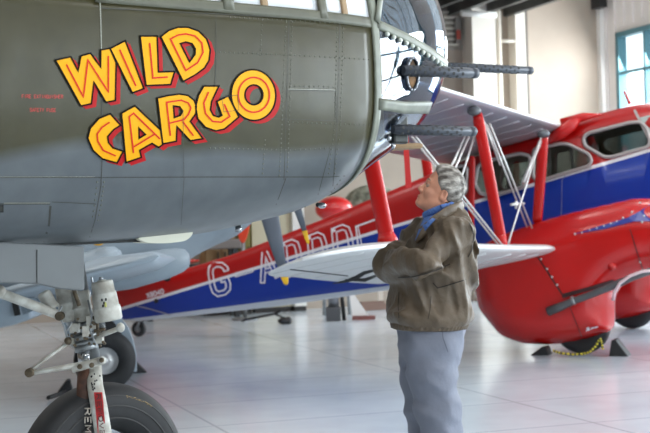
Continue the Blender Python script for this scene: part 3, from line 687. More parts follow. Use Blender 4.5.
cyl(mb, 43, 292, 53, 309, 7, G-.1, prof=[(0, .7), (.1, .95), (.15, 1), (.8, 1), (.85, 1.1), (1, 1.05)]); cyl(mb, 51, 306, 58, 318, 3, G-.08); gp(mb, 'steering_cylinder', mW)
mb = MB(); a = P(-40, 278, G-.35); b = P(62, 316, G-.1); mb.tube([a, a+(b-a)*.93, b], [.022, .022, .013], 16); mb.ell(P(0, 291, G-.28), (.026,)*3, nu=12, nv=8); gp(mb, 'drag_brace', mW)
mb = MB(); a = P(60, 316, G-.12); mb.lathe(a-[0, .02, 0], (0, 1, 0), [(0, .02), (.04, .02)], 16); gp(mb, 'brace_bolt', mTan)
# stacked collars of the steering head
mb = MB()
for (x0, y0, x1, y1, r) in ((80, 316, 81.5, 322, 15), (81, 323, 83, 333, 13.5), (83, 334, 84, 339, 16.5), (84.5, 340, 85.5, 344, 14.5), (85.5, 344, 87, 350, 12)):
    cyl(mb, x0, y0, x1, y1, r, G)
gpe(mb, 'steering_collar', mSil)
mb = MB()
for (x, y, w, h, d) in ((92, 322, 9, 13, .16), (75, 328, 8, 9, .15), (99, 340, 8, 6, .14), (70, 341, 9, 6, .12), (86, 331, 5, 10, .19)):
    c = P(x, y, G-d+.06); mb.box(c, w/218, .06, h/218)
gpe(mb, 'collar_lug', mW)
mb = MB(); rr = random.Random(3)
for i in range(26): mb.lathe(P(66+rr.random()*40, 318+rr.random()*28, G-.11-rr.random()*.03), (0, -1, 0), [(0, .007), (.012, .006)], 8)
gpe(mb, 'head_bolt', mTan)
mb = MB()
for pts in ([(88,300),(92,318),(90,330),(96,345)], [(72,322),(66,332),(70,345)], [(98,322),(104,326),(103,334)], [(62,306),(58,314),(64,326),(68,342)]): mb.tube([P(x, y, G-.13) for x, y in pts], .0045, 8)
gpe(mb, 'hydraulic_line', mSil)
mb = MB(); cyl(mb, 73.5, 289, 79.5, 306, 2.2, G-.13); gp(mb, 'spring_rod', mTan)
mb = MB(); mb.tube([P(94, 338, G-.1), P(120, 328, G-.2)], .011, 10); mb.ell(P(120.5, 327.5, G-.2), (.02, .02, .022), nu=14, nv=8); gp(mb, 'steering_arm', mW)
mb = MB(); cyl(mb, 97, 318, 98, 336, 1.6, G-.13); cyl(mb, 93, 318, 104, 316.5, 1.8, G-.13); cyl(mb, 94, 331, 105, 329, 1.8, G-.13); gpe(mb, 'valve_stem', mTan)
mb = MB(); cyl(mb, 85.5, 345, 88.5, 372, 9, G, prof=[(0, 1), (1, 1)]); gp(mb, 'chrome_piston', mChrome)
# torque links
def link(name, pa, pb, r0, r1, m=mW):
    mb = MB(); mb.tube([P(*pa), (P(*pa)*.5+P(*pb)*.5), P(*pb)], [r0, (r0+r1)/2, r1], 12, flat=.6, side=(0, 1, 0)); return gp(mb, name, m)
link('upper_torque_link', (70, 341, G-.1), (30, 371, G-.18), .017, .012)
link('lower_torque_link', (30, 373, G-.18), (86, 364, G-.12), .016, .024)
mb = MB(); mb.lathe(P(29, 373, G-.21), (0, 1, 0), [(0, .014), (0, .02), (.06, .02), (.06, .014)], 16); mb.ell(P(68, 341, G-.13), (.018,)*3, nu=10, nv=6); gpe(mb, 'link_pin', mTan)
mb = MB(); cyl(mb, 72, 369, 104, 360, 4.2, G-.14); mb.ell(P(102, 360.5, G-.16), (.02,)*3, nu=12, nv=8); gp(mb, 'fork_crossbar', mW)
mb = MB()
for x, y in ((80, 366.5), (102, 360), (92, 365)): mb.lathe(P(x, y, G-.17), (0, -1, 0), [(0, .012), (.015, .011), (.015, .006)], 10)
gpe(mb, 'crossbar_bolt', mTan)
# fork legs, one brown one white
ax = BB.w(0, 0, .41); axr = BB.w(0, .14, .41)
mb = MB(); mb.tube([P(83.5, 368, G-.10), P(82.5, 390, G-.13), P(83, 425, G-.15), axr+np.array([-.09, -.03, .02])], [.027, .027, .029, .026], 12, flat=.45, side=(1, 0, 0)); fk = gp(mb, 'ribbon_strip', mRust)
mb = MB()
for pl in text_strokes('REMOVE', 84.7, 408.5, 85.6, 458, 6.0):
    q = [P(x, y, G-.168-.0006*(y-408)) for x, y in pl]; mb.tube(q, .0034, 6)
mb.build('ribbon_lettering', mat('faded_white_letter', (206, 196, 184), .6), fk)
mb = MB(); mb.tube([P(94, 366, G-.06), P(95, 385, G-.14), P(99.5, 410, G-.17), P(103.5, 436, G-.18), axr+np.array([.03, -.01, .05]), axr+np.array([.0, .0, -.03])], [.034, .036, .038, .04, .045, .04], 18, flat=.55, side=(1, 0, .0)); fk2 = gp(mb, 'wheel_fork', mW)
mb = MB(); mb.tube([P(92, 366, G+.02), P(93, 390, G+.17), BB.w(0, -.14, .42)], [.03, .034, .036], 14, flat=.55, side=(1, 0, 0)); gp(mb, 'wheel_fork', mW)
mb = MB(); q = lambda x, y, o: P(x, y, G-.205-o)
lp = [(94.0, 392.5), (102, 392.5), (106.3, 436), (98, 436)]
mb.prism([P(x, y, G-.188-(y-392)*.0002) for x, y in lp], (0, .012, 0)); lab = mb.build('red_label', mat('label_red', (196, 44, 46), .5, noise=.2, nscale=30), fk2)
mb = MB()
for pl in text_strokes('REMOVE', 96.2, 394.5, 100.5, 436, 4.2): mb.tube([P(x, y, G-.190-(y-392)*.0002) for x, y in pl], .0022, 6)
mb.build('label_lettering', mat('label_dark_letter', (96, 44, 44), .6), lab)
mb = MB(); rr = random.Random(8)
for i in range(14): mb.ell(P(91+rr.random()*9, 372+rr.random()*18, G-.17+.0), (.0035, .004, .0045), nu=8, nv=5)
each(mb, 'chipped_paint', mBlack, fk2)
# tyre
def tyre(parent, c, axis, R, W, hub_r, name='tyre', m=None, mh=None, seg=64):
    m = m or mat('tyre_rubber', (36, 36, 38), .62, noise=.15, nscale=20)
    mb = MB(); prof = []
    for a in np.linspace(-math.pi*.93, math.pi*.93, 26):
        # oval tube section: a=0 at the tread
        rr_ = R-W*.5+ (W*.5)*math.copysign(abs(math.cos(a))**.75, math.cos(a)); h = W*.5*math.copysign(abs(math.sin(a))**.85, math.sin(a)); prof.append((h, max(rr_, hub_r*.95)))
    prof.append(prof[0]); mb.lathe(c, axis, prof, seg, caps=False); t = mb.build(name, m, parent)
    mb = MB(); w = W*.42
    mb.lathe(c, axis, [(-w, .01), (-w*.8, hub_r*.25), (-w*.5, hub_r*.35), (-w*.35, hub_r*.8), (-w*.8, hub_r*.9), (-w*.85, hub_r*1.05), (w*.85, hub_r*1.05), (w*.8, hub_r*.9), (w*.35, hub_r*.8), (w*.5, hub_r*.35), (w*.8, hub_r*.25), (w, .01)], 36)
    mb.build('wheel_hub', mh or mSil, t); return t
bax = np.array([*BB.v, 0]); nt = tyre(bomber, ax, bax, .41, .215, .17, 'nose_tyre')
mb = MB()
for i, R_ in enumerate((.36, .315, .26)):
    mb.lathe(ax+bax*(.098 if i == 0 else (.108 if i == 1 else .106)), bax, [(0, R_), (.004, R_-.002), (.004, R_-.007), (0, R_-.009)], 72, caps=False)
each(mb, 'sidewall_ridge', mat('tyre_worn', (58, 57, 57), .6), nt)
mb = MB(); rr = random.Random(2)
for a in np.linspace(.22, .62, 26): e = np.array([*BB.u, 0])*math.sin(a)+np.array([0, 0, 1])*math.cos(a); mb.ell(ax+bax*.098+e*(.35+rr.random()*.006), (.006+.003*rr.random(), .003, .0035), nu=6, nv=4)
each(mb, 'yellow_sidewall_print', mat('faded_yellow', (170, 140, 84), .6), nt)
# ============================================================ THE BIPLANE
D = Frame((3.29, 16.07), -22.4)
topT = [(-6.95, .66), (-6.5, .70), (-5.56, .91), (-4.8, 1.10), (-4.15, 1.31), (-3.4, 1.56), (-2.75, 1.79), (-1.74, 2.14), (-.38, 2.575), (.5, 2.74), (.8, 2.72), (1.2, 2.35), (1.9, 2.1), (2.6, 1.75)]
botT = [(-6.95, .36), (-6.42, .20), (-4.13, .42), (-3.11, .555), (-2.62, .62), (-1, .78), (.5, .92), (1.9, 1.05), (2.6, 1.45)]
widT = [(-6.95, .04), (-6.4, .10), (-4, .31), (-2, .50), (-.8, .575), (1, .6), (1.9, .45), (2.6, .08)]
def dsec(t, n=40):
    zt_ = smooth_interp(t, topT, .08); zb = smooth_interp(t, botT, .08); w = smooth_interp(t, widT, .1); zc = (zt_+zb)/2; h = (zt_-zb)/2; r = []
    for q in np.linspace(0, 2*math.pi, n, endpoint=False):
        c, s_ = math.cos(q), math.sin(q); r.append(D.w(t, w*math.copysign(abs(c)**.38, c), zc+h*math.copysign(abs(s_)**.42, s_)))
    return r
def livery():
    m = bpy.data.materials.new('red_white_blue_livery'); m.use_nodes = True; N = m.node_tree.nodes; L = m.node_tree.links; b = N['Principled BSDF']
    tc = N.new('ShaderNodeTexCoord')
    def plane(k, c):   # z - k*t - c
        v = N.new('ShaderNodeVectorMath'); v.operation = 'DOT_PRODUCT'; v.inputs[1].default_value = (-k*D.u[0], -k*D.u[1], 1); L.new(tc.outputs['Object'], v.inputs[0])
        a = N.new('ShaderNodeMath'); a.operation = 'SUBTRACT'; L.new(v.outputs['Value'], a.inputs[0]); a.inputs[1].default_value = c; return a
    def gt(n, th): g = N.new('ShaderNodeMath'); g.operation = 'GREATER_THAN'; L.new(n.outputs[0], g.inputs[0]); g.inputs[1].default_value = th; return g
    def mix(f, a, c):
        x = N.new('ShaderNodeMix'); x.data_type = 'RGBA'; L.new(f.outputs[0], x.inputs[0])
        for s, q in ((6, a), (7, c)):
            if isinstance(q, tuple): x.inputs[s].default_value = q
            else: L.new(q.outputs[2], x.inputs[s])
        return x
    p1 = plane(.2507, 2.022); p2 = plane(.1137, .975)
    m1 = mix(gt(p1, -.018), lin((0, 46, 146)), lin((226, 222, 226))); m2 = mix(gt(p1, .022), m1, lin((172, 8, 6))); m3 = mix(gt(p2, .0), lin((196, 200, 208)), m2)
    L.new(m3.outputs[2], b.inputs['Base Color']); b.inputs['Roughness'].default_value = .3; b.inputs['Coat Weight'].default_value = .15; b.inputs['Coat Roughness'].default_value = .1
    n2 = N.new('ShaderNodeTexNoise'); n2.inputs['Scale'].default_value = 2; L.new(tc.outputs['Object'], n2.inputs['Vector']); bp = N.new('ShaderNodeBump'); bp.inputs['Strength'].default_value = .15; bp.inputs['Distance'].default_value = .03
    L.new(n2.outputs[0], bp.inputs['Height']); L.new(bp.outputs[0], b.inputs['Normal'])
    return m
mLiv = livery(); mRed = mat('glossy_red', (192, 12, 8), .26, coat=.2, bump=.12, bscale=4, noise=.06, nscale=2); mSilv = mat('silver_dope', (172, 168, 174), .3, metal=.45, bump=.1, bscale=3)
mBlue = mat('glossy_blue', (3, 32, 128), .3, coat=.2); mWin = thin_glass('cabin_glass', (186, 190, 188), 1.5, .03, 1.6); mWF = mat('window_rim_grey', (168, 160, 158), .35, metal=.3); mWht = mat('white_marking', (232, 226, 232), .4)
bip = thing('biplane_airliner', 'red and blue biplane with white registration letters and silver wings behind the man', 'aircraft', D.w(0, 0, 0))
mb = MB(); mb.loft([dsec(t) for t in np.linspace(-6.95, 2.6, 90)], True, True, 0)
fsl = MB(); fsl.v, fsl.f = mb.v, mb.f; DBV = bvh_of(fsl)
df = mb.build('fuselage', [mLiv, mat('cabin_interior', (150, 140, 128), .7)], bip)
so = df.modifiers.new('skin', 'SOLIDIFY'); so.thickness = .03; so.offset = -1; so.material_offset = 1; so.use_even_offset = False
WINS = [[(425,185),(432,179),(462,165),(467,168),(466,192),(461,197),(430,206),(425,203)],
        [(478,166),(486,161),(520,153.5),(530,156),(531,166),(524,186),(518,189),(488,196),(480,193),(475,184)],
        [(534,149),(560,143.5),(568,144),(589,154),(592,161),(589,166),(545,179.5),(536,180),(533,176)],
        [(583,138),(588,133),(630,122.5),(640,122),(646,127),(650,141),(648,147),(612,157),(604,157),(585,146)]]
cut = MB()
for w_ in WINS:
    lo = [D.on(x, y, .58) for x, y in rpoly(w_, 2.5, 3)]; a = [p+np.array([*D.v, 0])*.3 for p in lo]; cut.prism(a, np.array([*(-D.v*1.9), 0]))
co = cut.build('cutter', mLiv, bip); bo = df.modifiers.new('cut', 'BOOLEAN'); bo.operation = 'DIFFERENCE'; bo.object = co; bo.solver = 'EXACT'
dg = bpy.context.evaluated_depsgraph_get(); ev = df.evaluated_get(dg); me = bpy.data.meshes.new_from_object(ev); df.modifiers.clear(); df.data = me; bpy.data.objects.remove(co)
for w_ in WINS:
    for s in (1, -1):
        loop = [D.on(x, y, .58) for x, y in rpoly(w_, 3, 4)]; off = np.array([*D.v, 0])
        loop = [p + off*(.005 if s > 0 else -1.165) for p in loop]
        mb = MB(); mb.tube(loop+[loop[0], loop[1]], .022, 8, caps=False); fr_ = mb.build('cabin_window', mWF, bip)
        mb = MB(); mb.prism([p-off*.012*s for p in loop], off*.004); mb.build('pane', mWin, fr_)
# inner dividing bar and seats seen through
mb = MB()
for x0, y0, x1, y1 in ((549, 145, 550, 178), (571, 147, 573, 172), (506, 157, 509, 191)): mb.tube([D.on(x0, y0, .5), D.on(x1, y1, .5)], .018, 8)
each(mb, 'cabin_bar', mat('white_marking', (232, 226, 232), .4), bip)
mb = MB()
for t in (-1.9, -1.0, -.1):
    for l in (-.3,): mb.box(D.w(t, l, 1.75+.25*t), .12, .38, .62, (*D.u, 0), (*D.v, 0)); mb.box(D.w(t+.22, l, 1.5+.25*t), .42, .38, .1, (*D.u, 0), (*D.v, 0))
each(mb, 'cabin_seat', mat('seat_tan', (140, 110, 84), .7), bip)
# windscreen
mb = MB(); v, f = decal(DBV, [[(634,105),(650,101),(690,103),(698,150),(652,142),(646,130)]], .006, .12); mb.add(v, f, 0, False); v, f = stroke(DBV, [(631.5,104),(640,121),(649,139),(652,150)], 1.3, .012); mb.add(v, f, 1, False)
v, f = stroke(DBV, [(631,104),(650,99.5),(690,101)], .9, .012); mb.add(v, f, 2, False); mb.build('windscreen', [mat('windscreen_glass', (170, 178, 172), .06, spec=1, coat=1), mWF, mRed], bip, fix=False)
mb = MB(); a = D.on(630, 104, .2); b = D.on(624, 91, .2); mb.tube([a, b], [.02, .012], 8); mb.build('roof_mast', mRed, bip)
# registration letters: hollow white outlines
def hollow(paths, ho=3.0, hi=1.55):
    mb = MB()
    for p in paths: v, f = stroke(DBV, p, ho, .006, 3); mb.add(v, f, 0, False)
    for p in paths:
        a = [np.array(q, float) for q in p]
        d0 = a[0]-a[1]; d1 = a[-1]-a[-2]; a[0] = a[0]-d0/np.linalg.norm(d0)*(ho-hi); a[-1] = a[-1]-d1/np.linalg.norm(d1)*(ho-hi)
        v, f = stroke(DBV, a, hi, .011, 3); mb.add(v, f, 1, False)
    return mb.build('registration_letter', [mWht, mLiv], bip, fix=False)
hollow([[(226.4,271.5),(225.5,268),(221.5,264.8),(215,264.5),(211,268),(210.5,273),(212.5,286),(214.5,291.5),(218,294),(224.5,292.5),(228,289),(228.2,284),(226.4,279),(220.2,280.4)]], 3.0, 1.4)
hollow([[(234.5,275.3),(253,269.8)]], 2.3, 1.1)
hollow([[(262.5,283.5),(264.2,250),(277.5,278)], [(264,271.5),(272,269)]], 2.7, 1.2)
def dlet(x, y, w, h): return [[(x, y), (x+w*.55, y-w*.22), (x+w*.85, y-w*.1), (x+w, y+h*.15), (x+w*1.15, y+h*.62), (x+w*1.05, y+h*.8), (x+w*.8, y+h*.9), (x+w*.2, y+h*1.02), (x, y)]]
hollow(dlet(284, 245, 14, 30)); hollow(dlet(309.5, 238, 14.5, 31)); hollow(dlet(334, 230.5, 15.5, 33))
mb = MB()
for p, w_ in (([(385,216.5),(374,220),(356,226.6),(360,262)], .85), ([(358,226.4),(361.5,244)], .5), ([(385,216),(389,250)], .6)): v, f = stroke(DBV, p, w_, .006); mb.add(v, f, 0, False)
mb.build('cabin_door_outline', mWht, bip, fix=False)
mb = MB()
for pl in text_strokes('X8040', 147.5, 298, 164, 293.5, 4.6): v, f = stroke(DBV, pl, .55, .006); mb.add(v, f, 0, False)
mb.build('serial_lettering', mWht, bip, fix=False)
mb = MB(); v, f = stroke(DBV, [(135,305.5),(150,309),(170,315)], .5, .02); mb.add(v, f, 0, False); v, f = stroke(DBV, [(561,232),(562,180),(566,174)], .25, .004); mb.add(v, f, 0, False); each(mb, 'tail_wire', mSilv, bip, fix=False)
mb = MB(); c = D.on(167, 278, .32); mb.ell(c, (.05, .05, .05)); c = D.on(156, 301, .24); mb.ell(c, (.03, .03, .03)); each(mb, 'footstep_hole', mBlack, bip)
# ---- wings
AL = math.radians(12.5)
def wing(name, ls, le, zle, ch, m, th=.105):
    mb = MB(); rings = []
    for l in ls:
        al = abs(l); t0 = interp(al, le); z0 = interp(al, zle); c = max(interp(al, ch), .02); r = []
        for q in np.linspace(0, 2*math.pi, 30, endpoint=False):
            x = (1-math.cos(q))/2; yt = th*c*5*(.2969*math.sqrt(x)-.126*x-.3516*x*x+.2843*x**3-.1015*x**4); yy = yt*(1.15 if q < math.pi else -.75)+.02*c*4*x*(1-x)
            r.append(D.w(t0-(x*c*math.cos(AL)+yy*math.sin(AL)), l, z0-x*c*math.sin(AL)+yy*math.cos(AL)))
        rings.append(r)
    mb.loft(rings, True, True); return mb.build(name, m, bip)
TIPS = [5.2+1.0*math.sin(a) for a in np.linspace(0, math.pi/2, 11)]; EL = lambda l: math.sqrt(max(0, 1-((l-5.2)/1.0)**2))
LE2 = [(0, -.1), (1.9, -.15), (3.3, -.2)]+[(l, -.62-.14*(l-5.2)-.42*(1-EL(l))) for l in TIPS]; Z2 = [(0, 1.10), (1.9, 1.14), (3.3, 1.185)]+[(l, 1.285+.03*(l-5.2)-.10*(1-EL(l))) for l in TIPS]
C2 = [(0, 1.5), (1.9, 1.5), (3.3, 1.5), (4.5, 1.32)]+[(l, 1.16*EL(l)) for l in TIPS]
lsl = list(np.linspace(.5, 5.0, 14))+TIPS
lw = wing('lower_wing', lsl, LE2, Z2, C2, mat('pale_silver_dope', (206, 206, 206), .35, metal=.2, bump=.08, bscale=3)); wing('lower_wing', [-l for l in lsl][::-1], LE2, Z2, C2, MATS['pale_silver_dope'])
LE1 = [(0, -.31), (.55, -.355), (3.5, -.56), (4.5, -.64), (6, -.9), (6.8, -1.15), (7.15, -1.35), (7.3, -1.55)]; Z1 = [(0, 2.5), (.55, 2.50), (4.5, 2.68), (7.3, 2.8)]
C1 = [(0, 1.6), (3.3, 1.5), (4.5, 1.35), (5.5, 1.1), (6.5, .75), (7.1, .4), (7.3, .06)]
l1 = [-7.3, -7.2, -7.1, -6.9, -6.6]+list(np.linspace(-6.2, 6.2, 32))+[6.6, 6.9, 7.1, 7.2, 7.3]
uw = wing('upper_wing', l1, LE1, Z1, C1, mSilv)
def ribs(name, ls, le, zle, ch, par, under=True):
    mb = MB()
    for l in ls:
        t0 = interp(l, le); z0 = interp(l, zle); c = interp(l, ch); pts = []
        for x in np.linspace(.06, .95, 8):
            yt = .105*c*5*(.2969*math.sqrt(x)-.126*x-.3516*x*x+.2843*x**3-.1015*x**4)*-.75+.08*c*x*(1-x); pts.append(D.w(t0-(x*c*math.cos(AL)+yt*math.sin(AL)), l, z0-x*c*math.sin(AL)+yt*math.cos(AL)-.001))
        mb.tube(pts, .006, 6)
    each(mb, name, mSilv if par is uw else MATS['pale_silver_dope'], par)
ribs('rib_tape', np.arange(1.0, 6.6, .42), LE1, Z1, C1, uw); ribs('rib_tape', np.arange(2.3, 5.9, .5), LE2, Z2, C2, lw)
# bright leading edge strip
mb = MB()
for le, zl, l_ in ((LE1, Z1, np.linspace(.6, 7.1, 30)), (LE2, Z2, np.linspace(2.1, 6.25, 30))): mb.tube([D.w(interp(l, le)-.004, l, interp(l, zl)+.006) for l in l_], .016, 8)
each(mb, 'leading_edge_strip', mat('bright_white_edge', (236, 236, 236), .3), bip)
# wing root fairing
mb = MB(); mb.tube([D.on(548,141,.62), D.on(560,133,.62), D.on(572,125,.62), D.on(580,119,.60)], [.05, .075, .07, .02], 14); mb.tube([D.w(-.35, .55, 2.53), D.w(-.1, .56, 2.60), D.w(.1, .52, 2.62)], [.07, .05, .01], 12); mb.build('wing_root_fairing', mRed, bip)
mb = MB(); v, f = stroke(DBV, [(430,183),(455,174),(530,145),(550,139)], 2.2, .03); mb.build('x', mRed, bip) if False else None
# ---- struts and wires
def strut(name, a, b, r, m, cuff=0, flat=.42):
    a = np.array(a); b = np.array(b); mb = MB(); pts = [a+(b-a)*k for k in (0, .06, .5, .94, 1)]
    mb.tube(pts, [r*.8, r, r*1.05, r, r*.8], 14, flat=flat, side=(*D.u, 0)); o = mb.build(name, m, bip)
    if cuff: mb = MB(); mb.tube([a-(b-a)*.01, a+(b-a)*.05, a+(b-a)*.09], [cuff, cuff*.8, r*.95], 14, flat=.6, side=(*D.u, 0)); mb.build('strut_cuff', m, o)
    return o
A0 = D.on(388.5, 246, 5.2); A1 = D.on(358, 98, 5.2); strut('wing_strut', A0, A1, .072, mRed, .11)
Dt0 = D.on(502.5, 247.5, 3.3); Dt1 = D.on(477, 113, 3.3); strut('wing_strut', Dt0, Dt1, .056, mRed, .065)
E0 = D.on(537, 223, 1.55); E1 = D.on(543.5, 136, 1.6); strut('wing_strut', E0, E1, .056, mRed)
F0 = D.on(471, 236, 1.55); F1 = D.on(472, 156, 1.55); strut('wing_strut', F0, F1, .036, mRed)
strut('wing_strut', D.on(430, 190, -3.3), D.on(423, 134, -3.3), .075, mRed)
strut('wing_strut', D.w(-.37, -1.6, 1.4), D.w(-.35, -1.6, 2.4), .05, mRed)
mb = MB(); mb.ell(Dt1+np.array([-.03, -.02, .02]), (.07, .05, .05)); mb.ell(E1+np.array([0, 0, .02]), (.07, .05, .05)); mb.ell(Dt0+np.array([0, 0, -.01]), (.07, .06, .03)); each(mb, 'strut_fitting', mat('dark_fitting', (90, 92, 96), .35, metal=.6), bip)
wires = [((412,137,5.0),(500,247,3.35)), ((416,137,5.0),(503,246,3.35)), ((467,132,3.3),(447,176,4.6)), ((471,132,3.3),(450,180,4.6)), ((475,134,3.3),(459,185,3.9)), ((487,125,3.25),(527,227,1.95)), ((490,124,3.25),(532,228,1.95)), ((484,122,3.25),(500,165,2.7)), ((541,138,1.7),(508,244,3.1))]
mw = mat('wire_silver', (206, 204, 202), .3, metal=.5)
mb = MB()
for a, b in wires: mb.tube([D.on(*a), D.on(*b)], .0095, 6, mi=0)
mb.tube([D.on(541,140,1.6), D.on(523,183,2.0)], .02, 8); mb.tube([D.on(511,204.5,2.5), D.on(524,203.5,2.2)], .014, 8); mb.tube([D.on(516,201,2.4), D.on(516,209,2.4)], .014, 8); each(mb, 'bracing_wire', mw, bip)
# ---- engine nacelles with wheel trousers
NP = [(470,264),(476,250),(492,238),(537,222),(570,213),(600,206),(632,199),(660,199),(700,206),(722,232),(720,262),(700,270),(650,271),(628,279),(617,289),(613,300),(612.5,331),(590,338.5),(565,343.5),(545,345.5),(520,343.5),(500,336),(478,309)]
NPT = [D.hit(x, y, 1.62) for x, y in rpoly(NP, 5, 3)]
for s in (1, -1):
    mb = inflate(D, NPT, 1.55*s, .40, .33, .03); nb = MB(); nb.v = mb.v; nb.f = mb.f
    if s > 0: NB = bvh_of(nb)
    nac = mb.build('engine_nacelle', mRed, bip, smoother(6))
    c = D.w(.02, 1.55*s, .305); tyre(nac, c, np.array([*D.v, 0]), .305, .2, .13, 'main_tyre', mh=mat('alloy_hub', (206, 206, 206), .35, metal=.4), seg=40)
    # propeller
    h = D.w(1.34, 1.55*s, 1.30); mb = MB(); mb.lathe(h, (*D.u, .2), [(-.1, .12), (.0, .13), (.1, .1), (.18, .03)], 20); pr = mb.build('spinner', mRed, nac)
    for q in (0, 1):
        d = np.array([*(D.v*.30), .0]) + np.array([0, 0, .93]) if q == 0 else -(np.array([*(D.v*.30), .0]) + np.array([0, 0, .93])); d = d - np.array([*D.u, .2])*d.dot(np.array([*D.u, .2]))/1.04; d /= np.linalg.norm(d)
        d2 = d
        mb = MB(); mb.tube([h+d2*.08, h+d2*.3, h+d2*.65, h+d2*.98], [.03, .055, .06, .03], 12, flat=.3, side=np.cross(d2, [*D.u, .2])); mb.build('propeller_blade', mat('silver_blade', (224, 224, 226), .25, metal=.3), pr)
    if s > 0: nacR = nac
mb = MB(); v, f = decal(NB, [[(574,234),(600,226),(628,217.5),(640,211),(652,203),(700,203),(722,228),(700,226),(650,221),(634,221.5),(604,229)]], .012, .09); mb.add(v, f, 0, False); mb.build('blue_flash', mBlue, nacR, fix=False)
mb = MB()
for p, w_ in (([(536,254),(549,274),(562,294)], .7), ([(630,229),(637,252),(643,270)], .5), ([(562,296),(590,288.5),(614,281.5)], 2.0), ([(567,300),(575,320),(582,337)], .35), ([(540,250),(560,244)], .25)): v, f = stroke(NB, p, w_, .012); mb.add(v, f, 0, False)
each(mb, 'cowling_seam', mat('red_seam_dark', (52, 12, 12), .6), nacR, fix=False)
mb = MB(); c = np.array(cast(NB, 612, 266.5, .0)); mb.ell(c, (.045, .045, .04), nu=14, nv=8); mb.build('cowling_blister', mRed, nacR)
mb = MB()
for x, y in ((541,259),(547,269),(552,277),(557,285),(640,262),(575,234),(582,232.5),(590,230),(597,228.3),(604,226),(611,223.5),(617,221.5),(623,218),(632,212),(640,203),(644,216),(642,222)):
    q = cast(NB, x, y, .004)
    if q is not None: mb.ell(q, (.012, .012, .012), nu=8, nv=5)
each(mb, 'cowling_fastener', mw, nacR)
mb = MB()
for pl in text_strokes('E', 588, 330, 590, 329, 2)+[[(586,331),(590,329.4)],[(591,329),(594,327.4)],[(594.5,327.8),(598,326.6)]]: 
    v, f = stroke(NB, pl, .6, .012); mb.add(v, f, 0, False)
mb.build('small_white_mark', mWht, nacR, fix=False)
mb = MB(); lx = 2.0
mb.tube([D.on(548,311.5,lx), D.on(560,307,lx), D.on(570,302.5,lx), D.on(595,293,lx), D.on(615,285,lx), D.on(633,277,lx), D.on(655,269.5,lx), D.on(690,262,lx)], [.048, .044, .036, .036, .04, .036, .034, .034], 14); ex = mb.build('exhaust_pipe', mat('exhaust_grey', (92, 92, 94), .45, metal=.5), nacR)
mb = MB(); mb.lathe(D.on(547.6,311.7,lx), D.on(547.6,311.7,lx)-D.on(560,307,lx), [(0, .04), (.003, .04)], 14); mb.build('pipe_mouth', mBlack, ex)
mb = MB(); mb.lathe(D.on(572,301,lx), D.on(580,298,lx)-D.on(572,301,lx), [(0, .045), (.02, .048), (.03, .045)], 14); mb.build('pipe_clamp', mSil, ex)
mb = MB(); mb.tube([D.on(613,300,2.0), D.on(614.5,292,2.06), D.on(620,283,2.08), D.on(630,276,2.08), D.on(642,271.5,2.08), D.on(665,269,2.08)], .016, 8); mb.build('trouser_trim', mat('pale_trim', (224, 196, 200), .3, metal=.2), nacR)
# tail: wheel, fin, tailplane
c = D.w(-6.33, 0, .105); tyre(bip, c, np.array([*D.v, 0]), .105, .08, .05, 'tail_tyre', seg=30)
mb = MB(); mb.tube([D.w(-6.33, .06, .105), D.w(-6.25, .05, .3)], .018, 8); mb.tube([D.w(-6.33, -.06, .105), D.w(-6.25, -.05, .3)], .018, 8); each(mb, 'tailwheel_fork', mSil, bip)
inflate(D, [(-7.05, .55), (-7.15, 1.3), (-6.95, 1.85), (-6.6, 1.95), (-6.2, 1.6), (-5.8, .9)], 0, .06, .15, .03).build('tail_fin', mRed, bip, smoother(3))
mb = MB(); rings = []
for l in np.linspace(-1.8, 1.8, 15): c_ = .95*(1-.55*abs(l)/2.2); rings.append([D.w(-6.9+.1+c_*x, l, .86+.2*c_*x+y*c_) for x, y in ((0, 0), (.3, .035), (.8, .045), (1, 0), (.8, -.03), (.3, -.02))])
mb.loft(rings); mb.build('tailplane', mRed, bip)
# aileron hinge and control horn below the near lower wing
mb = MB(); q = lambda x, y, l=5.6: D.on(x, y, l)
mb.tube([q(333,283.5), q(345,281.5), q(356,278), q(364,273), q(376,270)], [.005, .012, .02, .016, .01], 10); mb.tube([q(345,280), q(365,280), q(378,275)], [.008, .016, .01], 10); mb.build('aileron_horn', mat('black_fitting', (30, 30, 32), .5), lw)
mb = MB(); mb.tube([q(290,269.5,6.1), q(320,272.8,5.9), q(348,276,5.7)], .005, 6); mb.build('aileron_gap', mat('black_fitting', (30, 30, 32), .5), lw)
# hanging red warning streamer
t = thing('warning_streamer', 'pale red warning streamer hanging below the lower gun muzzle, in front of the red fuselage', 'streamer', D.on(409, 188, 5.6))
mb = MB(); pts = [((402,100),(408,100)), ((402.5,136),(408.5,136)), ((403.5,150),(409,150)), ((404.8,170),(410.3,170)), ((405.5,188),(412,187.5))]
mb.loft([[D.on(*a, 5.6), D.on(*b, 5.6), D.on(*b, 5.58), D.on(*a, 5.58)] for a, b in pts], True, True, smooth=False); mb.build('ribbon', mat('streamer_red', (214, 52, 52), .6), t)
